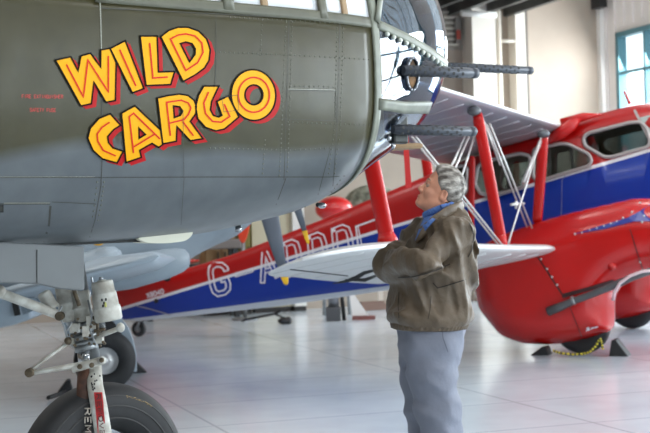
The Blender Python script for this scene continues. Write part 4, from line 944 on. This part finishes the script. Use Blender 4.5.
# chocks and rope at the near wheel
mCh = mat('chock_black', (34, 34, 36), .55, noise=.2, nscale=10)
def chock(t_, l, s, fr, label, h=.17, w=.2, le=.2, group='black wedge chocks at the aircraft wheels'):
    mb = MB(); a = [fr.w(t_-s*le*.5, l-w/2, 0), fr.w(t_+s*le*.5, l-w/2, 0), fr.w(t_-s*le*.12, l-w/2, h), fr.w(t_-s*le*.35, l-w/2, h)]
    mb.prism(a, np.array([*(fr.v*w), 0])); return single(mb, 'wheel_chock', mCh, label, 'chock', group, base=fr.w(t_, l, 0), mod=bevel(.008))
chock(.44, 1.68, 1, D, 'black wedge chock right of the near biplane wheel, rope loop on it'); chock(-.40, 1.68, -1, D, 'black wedge chock left of the near biplane wheel under the red trouser', h=.09)
mb = MB(); pts = [D.on(x, y, 1.9) for x, y in ((553,350.5),(560,353),(572,354.5),(583,354),(590,352),(596,346),(600,338.5),(602,343),(603,351))]
P3 = []
for a, b in zip(pts[:-1], pts[1:]):
    for i in range(5): P3.append(a+(b-a)*i/5)
for i, p in enumerate(P3[:-1]): mb.tube([np.maximum(p, [-99, -99, .012]), np.maximum(P3[i+1], [-99, -99, .012])], .012, 8, mi=i % 2)
single(mb, 'chock_rope', [mat('rope_yellow', (206, 190, 50), .7), mat('rope_dark', (70, 66, 40), .7)], 'yellow and black rope joining the chocks at the near biplane wheel', 'rope')
# ============================================================ THE GREY FIGHTER behind the nose gear
FG = Frame((-2.21, 13.44), 9.5)
mFB = mat('pale_blue_grey', (150, 162, 172), .4, noise=.05, nscale=3); mFD = mat('darker_blue_grey', (118, 130, 140), .45)
fg = thing('fighter_aircraft', 'pale blue-grey fighter with grey yellow-tipped propeller standing behind the bomber nosewheel', 'aircraft', FG.w(0, 0, 0))
FP = [(-200, 330), (-60, 322), (0, 312), (75, 300), (108, 294), (130, 288), (160, 279), (180, 268), (205, 252), (240, 236), (258, 222), (262, 170), (262, 100), (240, 60), (150, 50), (60, 90), (-60, 150), (-200, 210)]
fz = [FG.hit(x, y, .35) for x, y in rpoly(FP, 6, 3)]
mb = inflate(FG, fz, 0, .5, .55, .05); fb = MB(); fb.v = mb.v; fb.f = mb.f; mb.build('fuselage', mFB, fg, smoother(6))
# chin cowling, rounded at the front
def pod(name, pts, l, m, parent=fg, flat=.8):
    mb = MB(); mb.tube([FG.on(x, y, l) for x, y, r in pts], [r/107 for x, y, r in pts], 20, flat=flat, side=(0, 0, 1)); return mb.build(name, m, parent)
pod('radiator_fairing', [(60,283,9),(90,280,15),(130,272,17),(165,264,15),(180,260,12.5),(187,258,9),(189.5,257.5,4)], .8, mFB)
pod('intake_bulge', [(20,284,6),(50,276,12),(85,268,15),(108,260,14),(118,256,10),(122,254.5,4)], 1.1, mFB)
mb = MB(); mb.tube([FG.on(x, y, 1.42) for x, y in ((84,281),(95,278.5),(108,273.5),(117,268),(121.5,262),(121,255))], .012, 8); mb.build('fairing_edge_shade', mBlack, fg)  # black tube paints the edge shading where the bulge overlaps the fairing
mb = MB(); mb.ell(FG.on(98, 242.5, 1.2), (.05, .03, .03)); mb.build('yellow_wing_light', mat('amber_lens', (236, 176, 40), .3), fg)
# wings
for s in (1, -1):
    mb = MB(); rings = []
    for k in np.linspace(0, 1, 14):
        l = .3+k*3.4; c_ = 2.2*math.sqrt(max(.01, 1-k**2.4)); t0 = .75-.35*k; z0 = 1.18+.12*k
        rings.append([FG.w(t0-c_*x, l*s, z0-.2*c_*x+y*c_) for x, y in ((0, 0), (.08, .045), (.3, .07), (.7, .035), (1, 0), (.7, -.02), (.3, -.04), (.08, -.03))])
    mb.loft(rings); wgo = mb.build('wing', mFB, fg)
    tt = .25; c = FG.w(tt*0+.0, .85*s, .285)
    w1 = tyre(fg, c, (*FG.v, 0), .285, .19, .13, 'main_tyre', mh=mat('alloy_hub', (206, 206, 206), .35, metal=.4), seg=44)
    mb = MB(); mb.tube([FG.w(0, .72*s, .285), FG.w(-.06, .72*s, 1.15)], .035, 12); mb.build('gear_leg', mSil, fg)
    # curved gear door beside the wheel
    if s > 0:
        mb = MB(); dx = [(113,310),(121,318),(128,327),(133,340),(136,355),(136.5,372),(131,372),(129,352),(124,338),(115,324),(106,314)]
        mb.prism([FG.on(x, y, .80) for x, y in dx], (0, .04, 0)); mb.build('gear_door', mFB, fg, bevel(.006))
        mb = MB(); mb.prism([FG.on(x, y, 1.0) for x, y in ((50,300),(58,300),(72,318),(76,345),(70,345),(62,322))], (0, .03, 0)); mb.build('gear_door', mFD, fg, bevel(.006))
mb = MB(); lo = [FG.on(x, y, 2.2) for x, y in ((-60,292),(12,290),(24,303),(31,312),(32,318),(14,325),(0,328),(-60,336))]; mb.prism(lo, (0, .5, 0)); ra = mb.build('radiator_box', mFB, fg, bevel(.02))
mb = MB(); lo = [FG.on(x, y, 2.23) for x, y in ((11.5,302),(17.5,303),(20,315),(14.5,316))]; mb.prism(lo, (0, .04, 0)); mb.build('radiator_slot', mBlack, ra)
mb = MB(); lo = [FG.on(x, y, 2.2) for x, y in ((20,303),(31,306),(33,311),(23,315))]; mb.prism(lo, (0, .3, 0)); mb.build('radiator_flap', mFD, ra)
# spinner and contra-rotating blades
hp = P(244, 112, 13.2); axf = np.array([.955, -.12, .27]); axf /= np.linalg.norm(axf)
mb = MB(); mb.lathe(hp, axf, [(-.25, .33), (0, .32), (.25, .27), (.45, .17), (.58, .03)], 28); sp = mb.build('spinner', mFD, fg)
mBl = mat('blade_grey', (92, 100, 112), .45); mYt = mat('blade_tip_yellow', (236, 186, 34), .45)
def blade(hub, tip_px, dpt, wd=1):
    a = hub; b = P(*tip_px, dpt); d = b-a; side = np.cross(d, [0, -1, 0]); ks = [.06, .25, .5, .75, .905]
    mb = MB(); mb.tube([a+d*k for k in ks], [q*wd for q in (.06, .095, .10, .07, .042)], 14, flat=.22, side=(1, 0, 0)); o = mb.build('propeller_blade', mBl, sp)
    mb = MB(); mb.tube([a+d*k for k in (.905, .96, .99, 1.0)], [q*wd for q in (.043, .036, .024, .008)], 14, flat=.22, side=(1, 0, 0)); mb.build('blade_tip', mYt, o)
blade(hp, (286.5, 285), 13.0); blade(hp+axf*.22, (308.5, 244), 13.1, .55)
ds = P(286.5, 285, 13.0)-hp
for ang in (120, 240):
    for h_, off in ((hp, 0), (hp+axf*.22, 38)):
        M = Matrix.Rotation(math.radians(ang+off), 3, Vector(axf)); d = np.array(M @ Vector(ds)); mb = MB()
        mb.tube([h_+d*k for k in (.06, .25, .5, .75, .905)], [.06, .10, .125, .105, .075], 14, flat=.22, side=np.cross(d, axf)); mb.build('propeller_blade', mBl, sp)
chock(.33, -.62, 1, FG, 'black wedge chock behind the grey fighter wheel, right of its tyre', h=.13, w=.2, le=.2)
chock(-.37, .75, -1, FG, 'low black chock left of the grey fighter wheel', h=.11, le=.14)
mb = MB(); a = P(48, 389, 12.0); b = P(66, 388, 12.4); a[2] = .03; b[2] = .03; mb.tube([a, b], .02, 8)
single(mb, 'floor_bar', mCh, 'thin black bar on the floor left of the fighter wheel', 'bar')
# ============================================================ FAR THINGS between the aircraft
# machine with a low rounded grey body left of the tail (only its top shows)
t = thing('long_workbench', 'long dark grey workbench top with a lamp, seen between the fighter and the tail', 'workbench', [*P(190, 250, 21.6)[:2], 0])
z = P(200, 241, 21.6)[2]; c = P(190, 247, 21.6); mb = MB(); mb.box([c[0], c[1], z-.06], 1.6, .4, .16, (*K.u, 0), (*K.v, 0)); mb.build('table_top', mat('bench_grey', (112, 104, 98), .5), t, bevel(.03))
for i in (-1, 1):
    for j in (-1, 1): mb = MB(); q = np.array([c[0], c[1], 0])+ku(i*.7)+kv(j*.14); mb.box(q+[0, 0, (z-.14)/2], .08, .08, z-.14, (*K.u, 0), (*K.v, 0)); mb.build('leg', mat('bay_dark', (40, 42, 42), .7), t)
mb = MB(); q = np.array([c[0], c[1], 0])+kv(.1); mb.box(q+[0, 0, z-.38], 1.4, .3, .04, (*K.u, 0), (*K.v, 0)); mb.build('shelf', mat('bay_dark', (40, 42, 42), .7), t)
t = thing('red_oval_panel', 'orange-red rounded oval panel on a stand beside the olive locker', 'panel', [*P(243, 240, 20.9)[:2], 0])
mb = MB(); lo = [P(x, y, 20.9) for x, y in soft([(235,200),(251,200),(250,226),(246,240),(243,244),(239,240),(235.5,228)], 2)]; mb.prism(lo, (0, .08, 0)); mb.build('oval_board', mat('orange_red', (206, 62, 26), .4), t, bevel(.02))
mb = MB(); a = P(243, 240, 20.95); b = a.copy(); b[2] = .0; mb.tube([a, b], .03, 10); mb.lathe([b[0], b[1], 0], (0, 0, 1), [(0, .2), (.03, .2), (.04, .05)], 20); mb.build('stand', mSil, t)
t = thing('red_round_tank', 'glossy red rounded tank on a stand, peeping between bomber belly and red tail', 'tank', [*P(330, 212, 21.5)[:2], 0])
mb = MB(); c = P(334, 209, 21.5); mb.ell(c, (.30, .26, .2), nu=28, nv=16); mb.build('tank_body', mat('tank_red', (206, 40, 40), .3, coat=.5), t)
mb = MB(); mb.tube([[c[0]-.2, c[1], 0], [c[0]-.15, c[1], c[2]-.15]], .03, 8); mb.tube([[c[0]+.2, c[1], 0], [c[0]+.15, c[1], c[2]-.15]], .03, 8); mb.build('stand', mSil, t)
t = thing('mottled_engine_cover', 'pale grey-green mottled cover over an engine behind the bomber nose tip', 'cover', [*P(370, 200, 22.7)[:2], 0])
mb = MB(); c = P(372, 205, 22.7); mb.ell(c, (.48, .4, .34), nu=24, nv=14); mb.build('cover', mat('mottled_green', (168, 170, 152), .7, c2=(96, 100, 84), nscale=9), t, smoother(1))
mb = MB(); mb.box([c[0]+.1, c[1], (c[2]-.2)/2], .08, .08, c[2]-.2); mb.box([c[0]+.1, c[1], .03], .5, .4, .06); mb.build('trestle', mPil, t)
# jack stand on the floor between wing and man
c = P(333.5, 321.5, 20.3); b = [c[0], c[1], 0]
t = thing('tail_jack', 'small grey jack stand on a dark block on the open floor under the wing', 'jack', b)
mb = MB(); mb.box([b[0], b[1], .10], .22, .26, .2); mb.build('base_block', mat('block_grey', (78, 80, 82), .6), t, bevel(.01))
mb = MB(); mb.lathe([b[0]+.01, b[1], .2], (0, 0, 1), [(0, .085), (.2, .08), (.42, .07)], 20); mb.build('jack_cylinder', mat('jack_grey', (128, 130, 134), .35, metal=.5), t)
mb = MB(); mb.tube([[b[0]+.16, b[1], .0], [b[0]+.13, b[1], .45]], .03, 8); mb.build('jack_leg', mBlack, t)
t = thing('folded_trestle', 'white pointed trestle leg with a red foot beside the grey jack', 'trestle', [b[0]+.36, b[1], 0])
mb = MB(); mb.prism([[b[0]+.24, b[1], .44], [b[0]+.28, b[1], .44], [b[0]+.52, b[1], .06], [b[0]+.28, b[1], .06]], (0, .06, 0)); mb.build('leg', mat('white_panel', (232, 230, 224), .5), t)
mb = MB(); mb.box([b[0]+.45, b[1]+.03, .03], .34, .12, .05); mb.box([b[0]+.45, b[1]+.03, .0], .2, .2, .02); mb.build('foot', mat('foot_red', (132, 84, 78), .6), t)
c = P(372, 309.5, 22.2)
mb = MB(); mb.box([c[0], c[1], .06], .5, .15, .1, (*K.u, 0), (*K.v, 0)); mb.box([c[0], c[1], .13], .4, .1, .04, (*K.u, 0), (*K.v, 0)); single(mb, 'floor_ramp', mat('brown_block', (126, 100, 88), .6), 'low brown block lying on the far floor left of the man', 'block', base=[c[0], c[1], 0])
c = P(268, 314, 20.4); mb = MB(); mb.tube([[c[0]-.32, c[1], .05], [c[0]+.1, c[1], .12], [c[0]+.28, c[1]+.1, .03]], .018, 8); mb.tube([[c[0]+.1, c[1], .12], [c[0]+.3, c[1], .22]], .018, 8); mb.tube([[c[0]-.32, c[1], .05], [c[0]-.4, c[1]+.1, .02]], .018, 8)
single(mb, 'tow_bar', mCh, 'thin dark tow bar on the far floor under the blue tail', 'tow bar', base=[c[0], c[1], 0])
c = P(284, 310, 19.9); mb = MB(); mb.ell([c[0], c[1], .05], (.1, .08, .05)); mb.ell([c[0]+.06, c[1], .05], (.05, .06, .06)); single(mb, 'dark_bundle', mCh, 'small dark bundle on the floor behind the blue belly edge', 'bundle', base=[c[0], c[1], 0])
# ============================================================ THE MAN
MD = 6.66
def J(x, y, dy=0): return P(x, y, MD+dy)
man = thing('person', 'grey-haired man in brown jacket and grey trousers, arms crossed, looking up at the bomber', 'person', [J(430, 300)[0], MD, 0])
def fit_T(V): return V
# torso table: picture row -> left, right columns, half depth
TT = [(203, 440, 458, .060), (212, 432, 463, .10), (218, 426, 467, .17), (226, 419, 469, .222), (238, 412, 472.5, .23), (252, 406, 476, .225), (266, 399, 476.5, .215), (285, 393, 476, .215), (300, 389, 475, .22), (312, 389.5, 472, .22), (319, 391, 470, .215), (325, 398, 464, .198)]
tz = []; 
for y, a, b, w in TT: p0 = J(a, y); p1 = J(b, y); tz.append(((p0[2]+p1[2])/2, (p0[0]+p1[0])/2, (p1[0]-p0[0])/2, w))
tz = np.array(tz)[::-1]
def column(X, Y, Z, tab, pw=2.3):
    cx = np.interp(Z, tab[:, 0], tab[:, 1]); rx = np.interp(Z, tab[:, 0], tab[:, 2]); ry = np.interp(Z, tab[:, 0], tab[:, 3])
    k = (np.abs((X-cx)/rx)**pw+np.abs((Y-MD)/ry)**pw)**(1/pw); d = (k-1)*np.minimum(rx, ry)
    return np.maximum(np.maximum(d, Z-tab[-1, 0]), tab[0, 0]-Z)
SN = J(455, 231, -.19); EN = J(424, 263, -.29); WN = J(385, 259, -.05); HN = J(390, 268, .05)
SF = J(431, 230, .17); EF = J(386, 268, .13); WF = J(413, 275, -.15); HF = J(424, 272, -.20)
def jacket(X, Y, Z):
    t = column(X, Y, Z, tz, 2.4)
    near = smin(cap(X, Y, Z, SN, EN, .088, .070), cap(X, Y, Z, EN, WN+(HN-WN)*.5, .070, .052), .035)
    far = smin(cap(X, Y, Z, SF, EF, .088, .066), cap(X, Y, Z, EF, WF, .066, .056), .035)
    d = smin(smin(t, far, .012), near, .008)
    amp = np.clip((Z-1.02)/.1, .35, 1)
    # folds: sheared coordinates so creases run along sleeve and down the body
    u = X*.55+Z*.9+Y*.35; v = -X*.9+Z*.5
    f1 = np.minimum(np.abs(wob(u*2.0, v*.75, Y*1.2, 17, 3)), 1); f2 = wob(X*1.6, Z*.5, Y*1.6, 26, 5); f3 = np.minimum(np.abs(wob(X*2+Z, Z*.6-X, Y, 32, 9)), 1)
    return np.maximum(tz[0, 0]-Z, d + amp*(.036*f1 + .006*f2 + .013*f3) - .022)
mJ = mat('brown_jacket_cloth', (100, 85, 68), .46, noise=.10, nscale=7, bump=1.0, bscale=16, spec=.45)
mb = imp_mb(jacket, (.16, 6.22, .93), (.85, 7.02, 1.66), .0085); JB = MB(); JB.v, JB.f = mb.v, mb.f; JBV = bvh_of(JB)
jk = mb.build('jacket', mJ, man, smoother(2, .4))
# ribbed hem
mb = MB(); rings = []
for y, g, zz in ((318.5, .0, 0), (320.5, .004, 0), (324, .005, 0), (327.5, .001, 0), (328.5, -.012, 0)):
    p0 = J(391.5, y-1); p1 = J(469-.3*(y-318), y+1); cx = (p0[0]+p1[0])/2; rx = (p1[0]-p0[0])/2+g; z = (p0[2]+p1[2])/2; r = []
    for i, q in enumerate(np.linspace(0, 2*math.pi, 220, endpoint=False)):
        k = .0028*math.sin(q*55)*(1 if g > 0 else .4); c_, s_ = math.cos(q), math.sin(q); e = 2/2.4
        r.append([cx+(rx+k)*math.copysign(abs(c_)**e, c_), MD+(.207+g+k)*math.copysign(abs(s_)**e, s_), z+.012*c_*0+(-.006*c_)])
    rings.append(r)
mb.loft(rings); mb.build('elastic_hem', mJ, jk)
# jacket collar, lying open round the neck
mb = MB()
cpts = [J(416, 243, -.175), J(424, 232, -.165), J(434, 221, -.155), J(448, 211.5, -.125), J(457, 208, -.08), J(461.5, 206, -.03), J(462, 206, .03), J(455, 208, .09), J(443, 211, .12), J(431, 217, .12), J(420, 228, .10)]
mb.tube(cpts, [.008, .018, .025, .026, .026, .026, .026, .026, .026, .02, .01], 12, flat=.42, side=(0, 0, 1)); mb.build('jacket_collar', mJ, jk)
def jseam(pts, hw, m, name, off=.004, bv=None, par=None):
    mb = MB(); v, f = stroke(bv or JBV, pts, hw, off, 2.5); mb.add(v, f, 0, False); return mb.build(name, m, par or jk, fix=False)
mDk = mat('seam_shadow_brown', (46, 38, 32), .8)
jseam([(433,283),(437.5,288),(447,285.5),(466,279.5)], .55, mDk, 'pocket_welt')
jseam([(398,277.5),(412,277),(425,274),(437,270),(450,264)], .6, mDk, 'under_sleeve_shade', .012)  # dark stroke paints the shade in the crease under the near sleeve
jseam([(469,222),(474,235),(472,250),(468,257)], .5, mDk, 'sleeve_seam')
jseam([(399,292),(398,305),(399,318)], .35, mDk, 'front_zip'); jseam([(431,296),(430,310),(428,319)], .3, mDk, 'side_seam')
# shirt
mSh = mat('blue_check_shirt', (58, 92, 160), .7, c2=(96, 130, 190), nscale=160)
mb = MB(); v, f = decal(JBV, [[(436,211),(441,214),(433,222),(425,231),(418,243),(415,240),(420,226),(426,214)]], .016, .02); mb.add(v, f, 0, True)
mb.tube([J(441, 208, -.085), J(431, 212, -.07), J(424, 215, -.02), J(424, 215, .03), J(431, 212, .07), J(441, 208, .085), J(453, 205, .06), J(458, 204, 0), J(452, 205, -.065), J(441, 208, -.085)], .016, 10, flat=.6, side=(0, 0, 1), caps=False)
mb.build('shirt', mSh, man)
# head
HS = .915; HC = J(443.5, 188.3); TL = math.radians(27); hf = np.array([-math.cos(TL), 0, math.sin(TL)]); hu = np.array([math.sin(TL), 0, math.cos(TL)])
def loc(X, Y, Z):
    x, y, z = X-HC[0], Y-HC[1], Z-HC[2]; return (x*hf[0]+z*hf[2])/HS, y/HS, (x*hu[0]+z*hu[2])/HS
def hw(a, c, b): return HC+(hf*a+hu*b+np.array([0, c, 0]))*HS
def head(X, Y, Z):
    a, c, b = loc(X, Y, Z); E = lambda ca, cb, cc, ra, rb, rc: elli(a, b, np.abs(c), (ca, cb, cc), (ra, rb, rc))
    C_ = lambda p, q, r0, r1: cap(a, b, np.abs(c), p, q, r0, r1)
    d = E(-.004, .012, 0, .098, .098, .077); d = smin(d, E(.030, -.060, 0, .064, .082, .058), .03); d = smin(d, E(.082, -.124, 0, .024, .020, .026), .022)
    d = smin(d, C_((.066, -.122, .014), (-.004, -.088, .052), .020, .022), .025); d = smin(d, E(.083, .002, .016, .016, .012, .03), .014)
    d = smin(d, E(.058, -.058, .038, .030, .024, .020), .02)
    d = smin(d, C_((.090, -.016, 0), (.1125, -.056, 0), .0075, .0115), .010); d = smin(d, E(.101, -.064, .011, .011, .009, .009), .006)
    d = smin(d, E(.084, -.094, 0, .020, .022, .026), .014); d = smin(d, E(.1015, -.0925, 0, .007, .0055, .018), .005); d = smin(d, E(.0985, -.1035, 0, .0075, .0058, .017), .005)
    d = smax(d, -E(.108, -.098, 0, .010, .0018, .03), .003)
    d = smax(d, -E(.098, -.022, .031, .018, .011, .016), .008); d = smin(d, elli(a, b, np.abs(c), (.0775, -.023, .031), (.0135, .012, .0135)), .003)
    d = smin(d, E(.0885, -.0145, .031, .006, .004, .015), .005)
    d = smin(d, C_((.015, -.105, 0), (-.02, -.13, 0), .042, .05), .03)
    ear = np.maximum(elli(a, b, np.abs(c), (-.012, -.036, .080), (.019, .034, .012)), -elli(a, b, np.abs(c), (-.008, -.034, .092), (.010, .021, .010)))
    d = smin(d, ear, .008)
    nk = cap(X, Y, Z, hw(-.02, 0, -.075), J(449, 215), .062, .070); nf = cap(X, Y, Z, hw(.015, 0, -.10), J(438, 214), .036, .046); d = smin(smin(d, nk, .03), nf, .035)
    return d + .0009*wob(X, Y, Z, 120, 2)
mSk = mat('skin', (216, 152, 124), .5, noise=.10, nscale=16, spec=.4)
mb = imp_mb(head, (.38, 6.50, 1.50), (.75, 6.82, 1.83), .0036)
# hidden trunk, arms, hands, legs of the same body
def trunk(X, Y, Z):
    tb = tz.copy(); tb[:, 2] -= .06; tb[:, 3] -= .075; tb[:, 2:] = np.maximum(tb[:, 2:], .03); d = column(X, Y, Z, tb, 2.2)
    d = smin(d, smin(cap(X, Y, Z, SN, EN, .035, .03), cap(X, Y, Z, EN, EN+(WN-EN)*.6, .025, .016), .01), .03); d = smin(d, smin(cap(X, Y, Z, SF, EF, .035, .03), cap(X, Y, Z, EF, WF, .025, .018), .01), .03)
    for s, (x0, x1, x2) in ((-1, (436, 441, 444)), (1, (424, 426, 431))):
        h_, k_, a_ = J(x0, 335, .09*s), J(x1, 433, .1*s), J(x2, 516, .1*s); d = smin(d, smin(cap(X, Y, Z, h_, k_, .075, .05), cap(X, Y, Z, k_, a_, .05, .035), .02), .03)
    return d
m2 = imp_mb(trunk, (.16, 6.25, .03), (.85, 7.02, 1.60), .015); mb.add(m2.v, m2.f)
def hand(W0, dirn, curl, pn):
    """palm and five bent fingers"""
    W0 = np.array(W0); d = np.array(dirn, float); d /= np.linalg.norm(d); n = np.array(pn, float); n -= d*n.dot(d); n /= np.linalg.norm(n); s = np.cross(d, n)
    def fn(X, Y, Z):
        f = None
        for k in (-.028, -.010, .010, .028): q = cap(X, Y, Z, W0+s*k*.6, W0+d*.085+s*k, .014, .012); f = q if f is None else smin(f, q, .014)
        for k, L_ in ((-.030, .055), (-.010, .068), (.010, .073), (.030, .065)):
            a = W0+d*.085+s*k; b = a+(d*math.cos(curl)+n*math.sin(curl))*L_*.5; c = b+(d*math.cos(curl*2.2)+n*math.sin(curl*2.2))*L_*.5
            f = smin(f, np.minimum(cap(X, Y, Z, a, b, .0095, .0088), cap(X, Y, Z, b, c, .0088, .0075)), .004)
        a = W0+d*.025+s*.03; b = a+(d*.6+s*.7+n*.3)*.035; c = b+(d*.9+s*.2+n*.3)*.032; f = smin(f, np.minimum(cap(X, Y, Z, a, b, .012, .011), cap(X, Y, Z, b, c, .011, .0085)), .006)
        return f
    lo = W0-np.array([.16]*3); return imp_mb(fn, lo, W0+np.array([.16]*3), .004)
for h_ in (hand(J(411, 276, -.14), J(440, 268, -.17)-J(409, 276, -.13), .25, (0, .2, 1)), hand(J(402, 268, .05), (1, .1, -.05), .3, (0, 1, .2))): mb.add(h_.v, h_.f)
bd = mb.build('body', mSk, man)
mb = MB()
for s in (-1, 1): mb.ell(hw(.0785, .031*s, -.023), (.0132,)*3, nu=16, nv=10)
each(mb, 'eyeball', mat('eye_shaded', (150, 126, 110), .3), bd)
mb = MB()
for s in (-1, 1): mb.ell(hw(.0905, .031*s, -.020), (.003, .006, .006), nu=12, nv=8)
each(mb, 'iris', mat('iris_dark', (46, 40, 36), .2), bd)
mb = MB()
for s in (-1, 1): mb.tube([hw(.098, .014*s, .006), hw(.096, .03*s, .010), hw(.084, .048*s, .006)], [.003, .0045, .002], 8)
each(mb, 'eyebrow', mat('brow_grey', (120, 104, 92), .8), bd)
mb = MB(); mb.tube([hw(.106, -.001, -.0975), hw(.101, -.014, -.0985), hw(.092, -.024, -.100)], [.0016, .0016, .001], 6); mb.tube([hw(.106, .001, -.0975), hw(.101, .014, -.0985), hw(.092, .024, -.100)], [.0016, .0016, .001], 6); mb.build('mouth_line', mat('lip_dark', (130, 72, 64), .6), bd)
def hair(X, Y, Z):
    a, c, b = loc(X, Y, Z); ca = np.abs(c)
    d = elli(a, b, ca, (-.010, .018, 0), (.104, .104, .087)); d = smin(d, elli(a, b, ca, (-.072, -.062, 0), (.044, .060, .062)), .03); d = smin(d, elli(a, b, ca, (.035, .085, 0), (.05, .03, .06)), .02)
    g = np.interp(b, [-.14, -.05, -.03, .0, .02, .045, .07, .10], [-.035, -.036, .008, .026, .04, .055, .080, .09]) + .006*wob(X, Y, Z, 60, 7)
    d = smax(d, a-g, .010); d = smax(d, -elli(a, b, ca, (-.008, -.042, .094), (.026, .034, .032)), .006); d = smax(d, -(b+.125), .01)
    # strands run back and down from the parting
    q = wob(a*.5+b*.2, c*1.4, b*.9-a*.3, 120, 4)
    return d + .0035*q + .003*wob(X, Y, Z, 55, 8) - .001
def hair_mat():
    m = mat('grey_hair', (176, 170, 162), .55, c2=(70, 62, 55), nscale=34, bump=.8, bscale=70, stretch=(.6, 1, 1.4)); return m
imp_mb(hair, (.38, 6.53, 1.50), (.76, 6.79, 1.83), .0032).build('hair', hair_mat(), man)
# trousers
TP = [(316, 398, 466), (328, 398, 465.5), (340, 399, 463.5), (350, 400, 461.5), (362, 402, 458)]
tp = np.array([((J(a, y)[2]+J(b, y)[2])/2, (J(a, y)[0]+J(b, y)[0])/2, (J(b, y)[0]-J(a, y)[0])/2, w) for (y, a, b), w in zip(TP, (.19, .195, .195, .185, .16))])[::-1]
def trousers(X, Y, Z):
    d = column(X, Y, Z, tp, 2.3)
    for s, pts in ((-1, [(431, 350, .125), (431.5, 378, .115), (437, 408, .104), (441, 436, .098), (444, 480, .092), (446, 518, .088)]), (1, [(424, 350, .118), (421.5, 380, .10), (423, 408, .088), (427, 436, .086), (431, 480, .082), (433, 518, .08)])):
        for (x0, y0, r0), (x1, y1, r1) in zip(pts[:-1], pts[1:]): d = smin(d, cap(X, Y, Z, J(x0, y0, .085*s), J(x1, y1, .085*s), r0, r1), .03)
    d = np.maximum(d, J(440, 520)[2]-Z)
    u = X*.7+Z*1.3; f = np.minimum(np.abs(wob(u, X*1.3-Z*.35, Y*.8, 24, 12)), 1); f2 = wob(X*1.5, Y*1.5, Z*.35, 22, 6)
    return d + .015*f + .003*f2 - .008
mTr = mat('grey_blue_trousers', (124, 128, 142), .75, noise=.06, nscale=6, bump=.3, bscale=30)
mb = imp_mb(trousers, (.20, 6.28, .0), (.82, 7.02, 1.08), .010); TB = MB(); TB.v, TB.f = mb.v, mb.f; TBV = bvh_of(TB); tr = mb.build('trousers', mTr, man, smoother(2, .4))
jseam([(442,325),(443,338),(448,352)], .35, mat('trouser_seam', (84, 88, 100), .8), 'pocket_seam', .004, TBV, tr)
# shoes
mSho = mat('brown_shoe', (58, 42, 32), .4)
for s, x in ((-1, 444), (1, 431)):
    c = J(x, 520, .09*s); c[2] = 0
    def shoe(X, Y, Z): return np.maximum(smin(elli(X, Y, Z, (c[0]-.09, c[1], .035), (.13, .05, .045)), elli(X, Y, Z, (c[0]+.02, c[1], .06), (.075, .045, .06)), .03), .004-Z)
    imp_mb(shoe, c+np.array([-.26, -.08, -.01]), c+np.array([.13, .08, .15]), .008).build('shoe', mSho, man)
# ============================================================ LIGHT AND CAMERA
sc = bpy.context.scene
w = bpy.data.worlds.new('World'); sc.world = w; w.use_nodes = True
w.node_tree.nodes['Background'].inputs[0].default_value = (.86, .93, 1, 1); w.node_tree.nodes['Background'].inputs[1].default_value = 3.0
def area(name, loc_, size, sy, power, rot=None, col=(1, .98, .95), target=None):
    l = bpy.data.lights.new(name, 'AREA'); l.shape = 'RECTANGLE'; l.size = size; l.size_y = sy; l.energy = power; l.color = col; o = bpy.data.objects.new(name, l); COL.objects.link(o); o.location = tuple(loc_)
    if target is not None: o.rotation_euler = (Vector(target)-Vector(loc_)).to_track_quat('-Z', 'Y').to_euler()
    elif rot: o.rotation_euler = rot
    return o
i = 6
for t in (-14, -8, -2.5, 3):
    for l in (5, 11, 17, 23, 28.5):
        p = K.w(t, l, ZT-.25); area('added_ceiling_light', p, 2.4, 1.2, 95, (0, 0, math.radians(18.9)))  # area lamps added out of view to brighten the room evenly
        mb = MB(); mb.box([p[0], p[1], ZT-.12], 2.5, 1.3, .2, (*K.u, 0), (*K.v, 0)); struct(mb, 'trim_%d' % i, MATS['strip_white']); i += 1  # housing of the added, unseen ceiling lamp
# daylight entering by the right-hand window and the open front
for a in TW: wc = Wr.w(a+1.8, -.6, (zw0+zw1)/2); area('window_daylight', wc, 3.4, 4.0, 900, target=Wr.w(a+1.8, 3, 1.2), col=(.93, .97, 1))
cd = bpy.data.cameras.new('camera'); cam = bpy.data.objects.new('camera', cd); COL.objects.link(cam)
R_ = Matrix((( RT[0], UP[0], 0), (RT[1], UP[1], -1), (RT[2], UP[2], 0))); cam.matrix_world = Matrix.Translation(Vector(CAM)) @ R_.to_4x4()
cd.sensor_width = 36; cd.lens = F*36/650; cd.clip_end = 200; cd.dof.use_dof = True; cd.dof.focus_distance = 6.6; cd.dof.aperture_fstop = 4.5
sc.camera = cam
sc.view_settings.view_transform = 'Standard'; sc.view_settings.look = 'None'; sc.view_settings.exposure = 0.0; sc.view_settings.gamma = 1; sc.view_settings.use_curve_mapping = False
sc.cycles.use_denoising = True; sc.cycles.max_bounces = 8; sc.cycles.transparent_max_bounces = 16
for o in sc.objects:
    if '_base' in o: del o['_base']
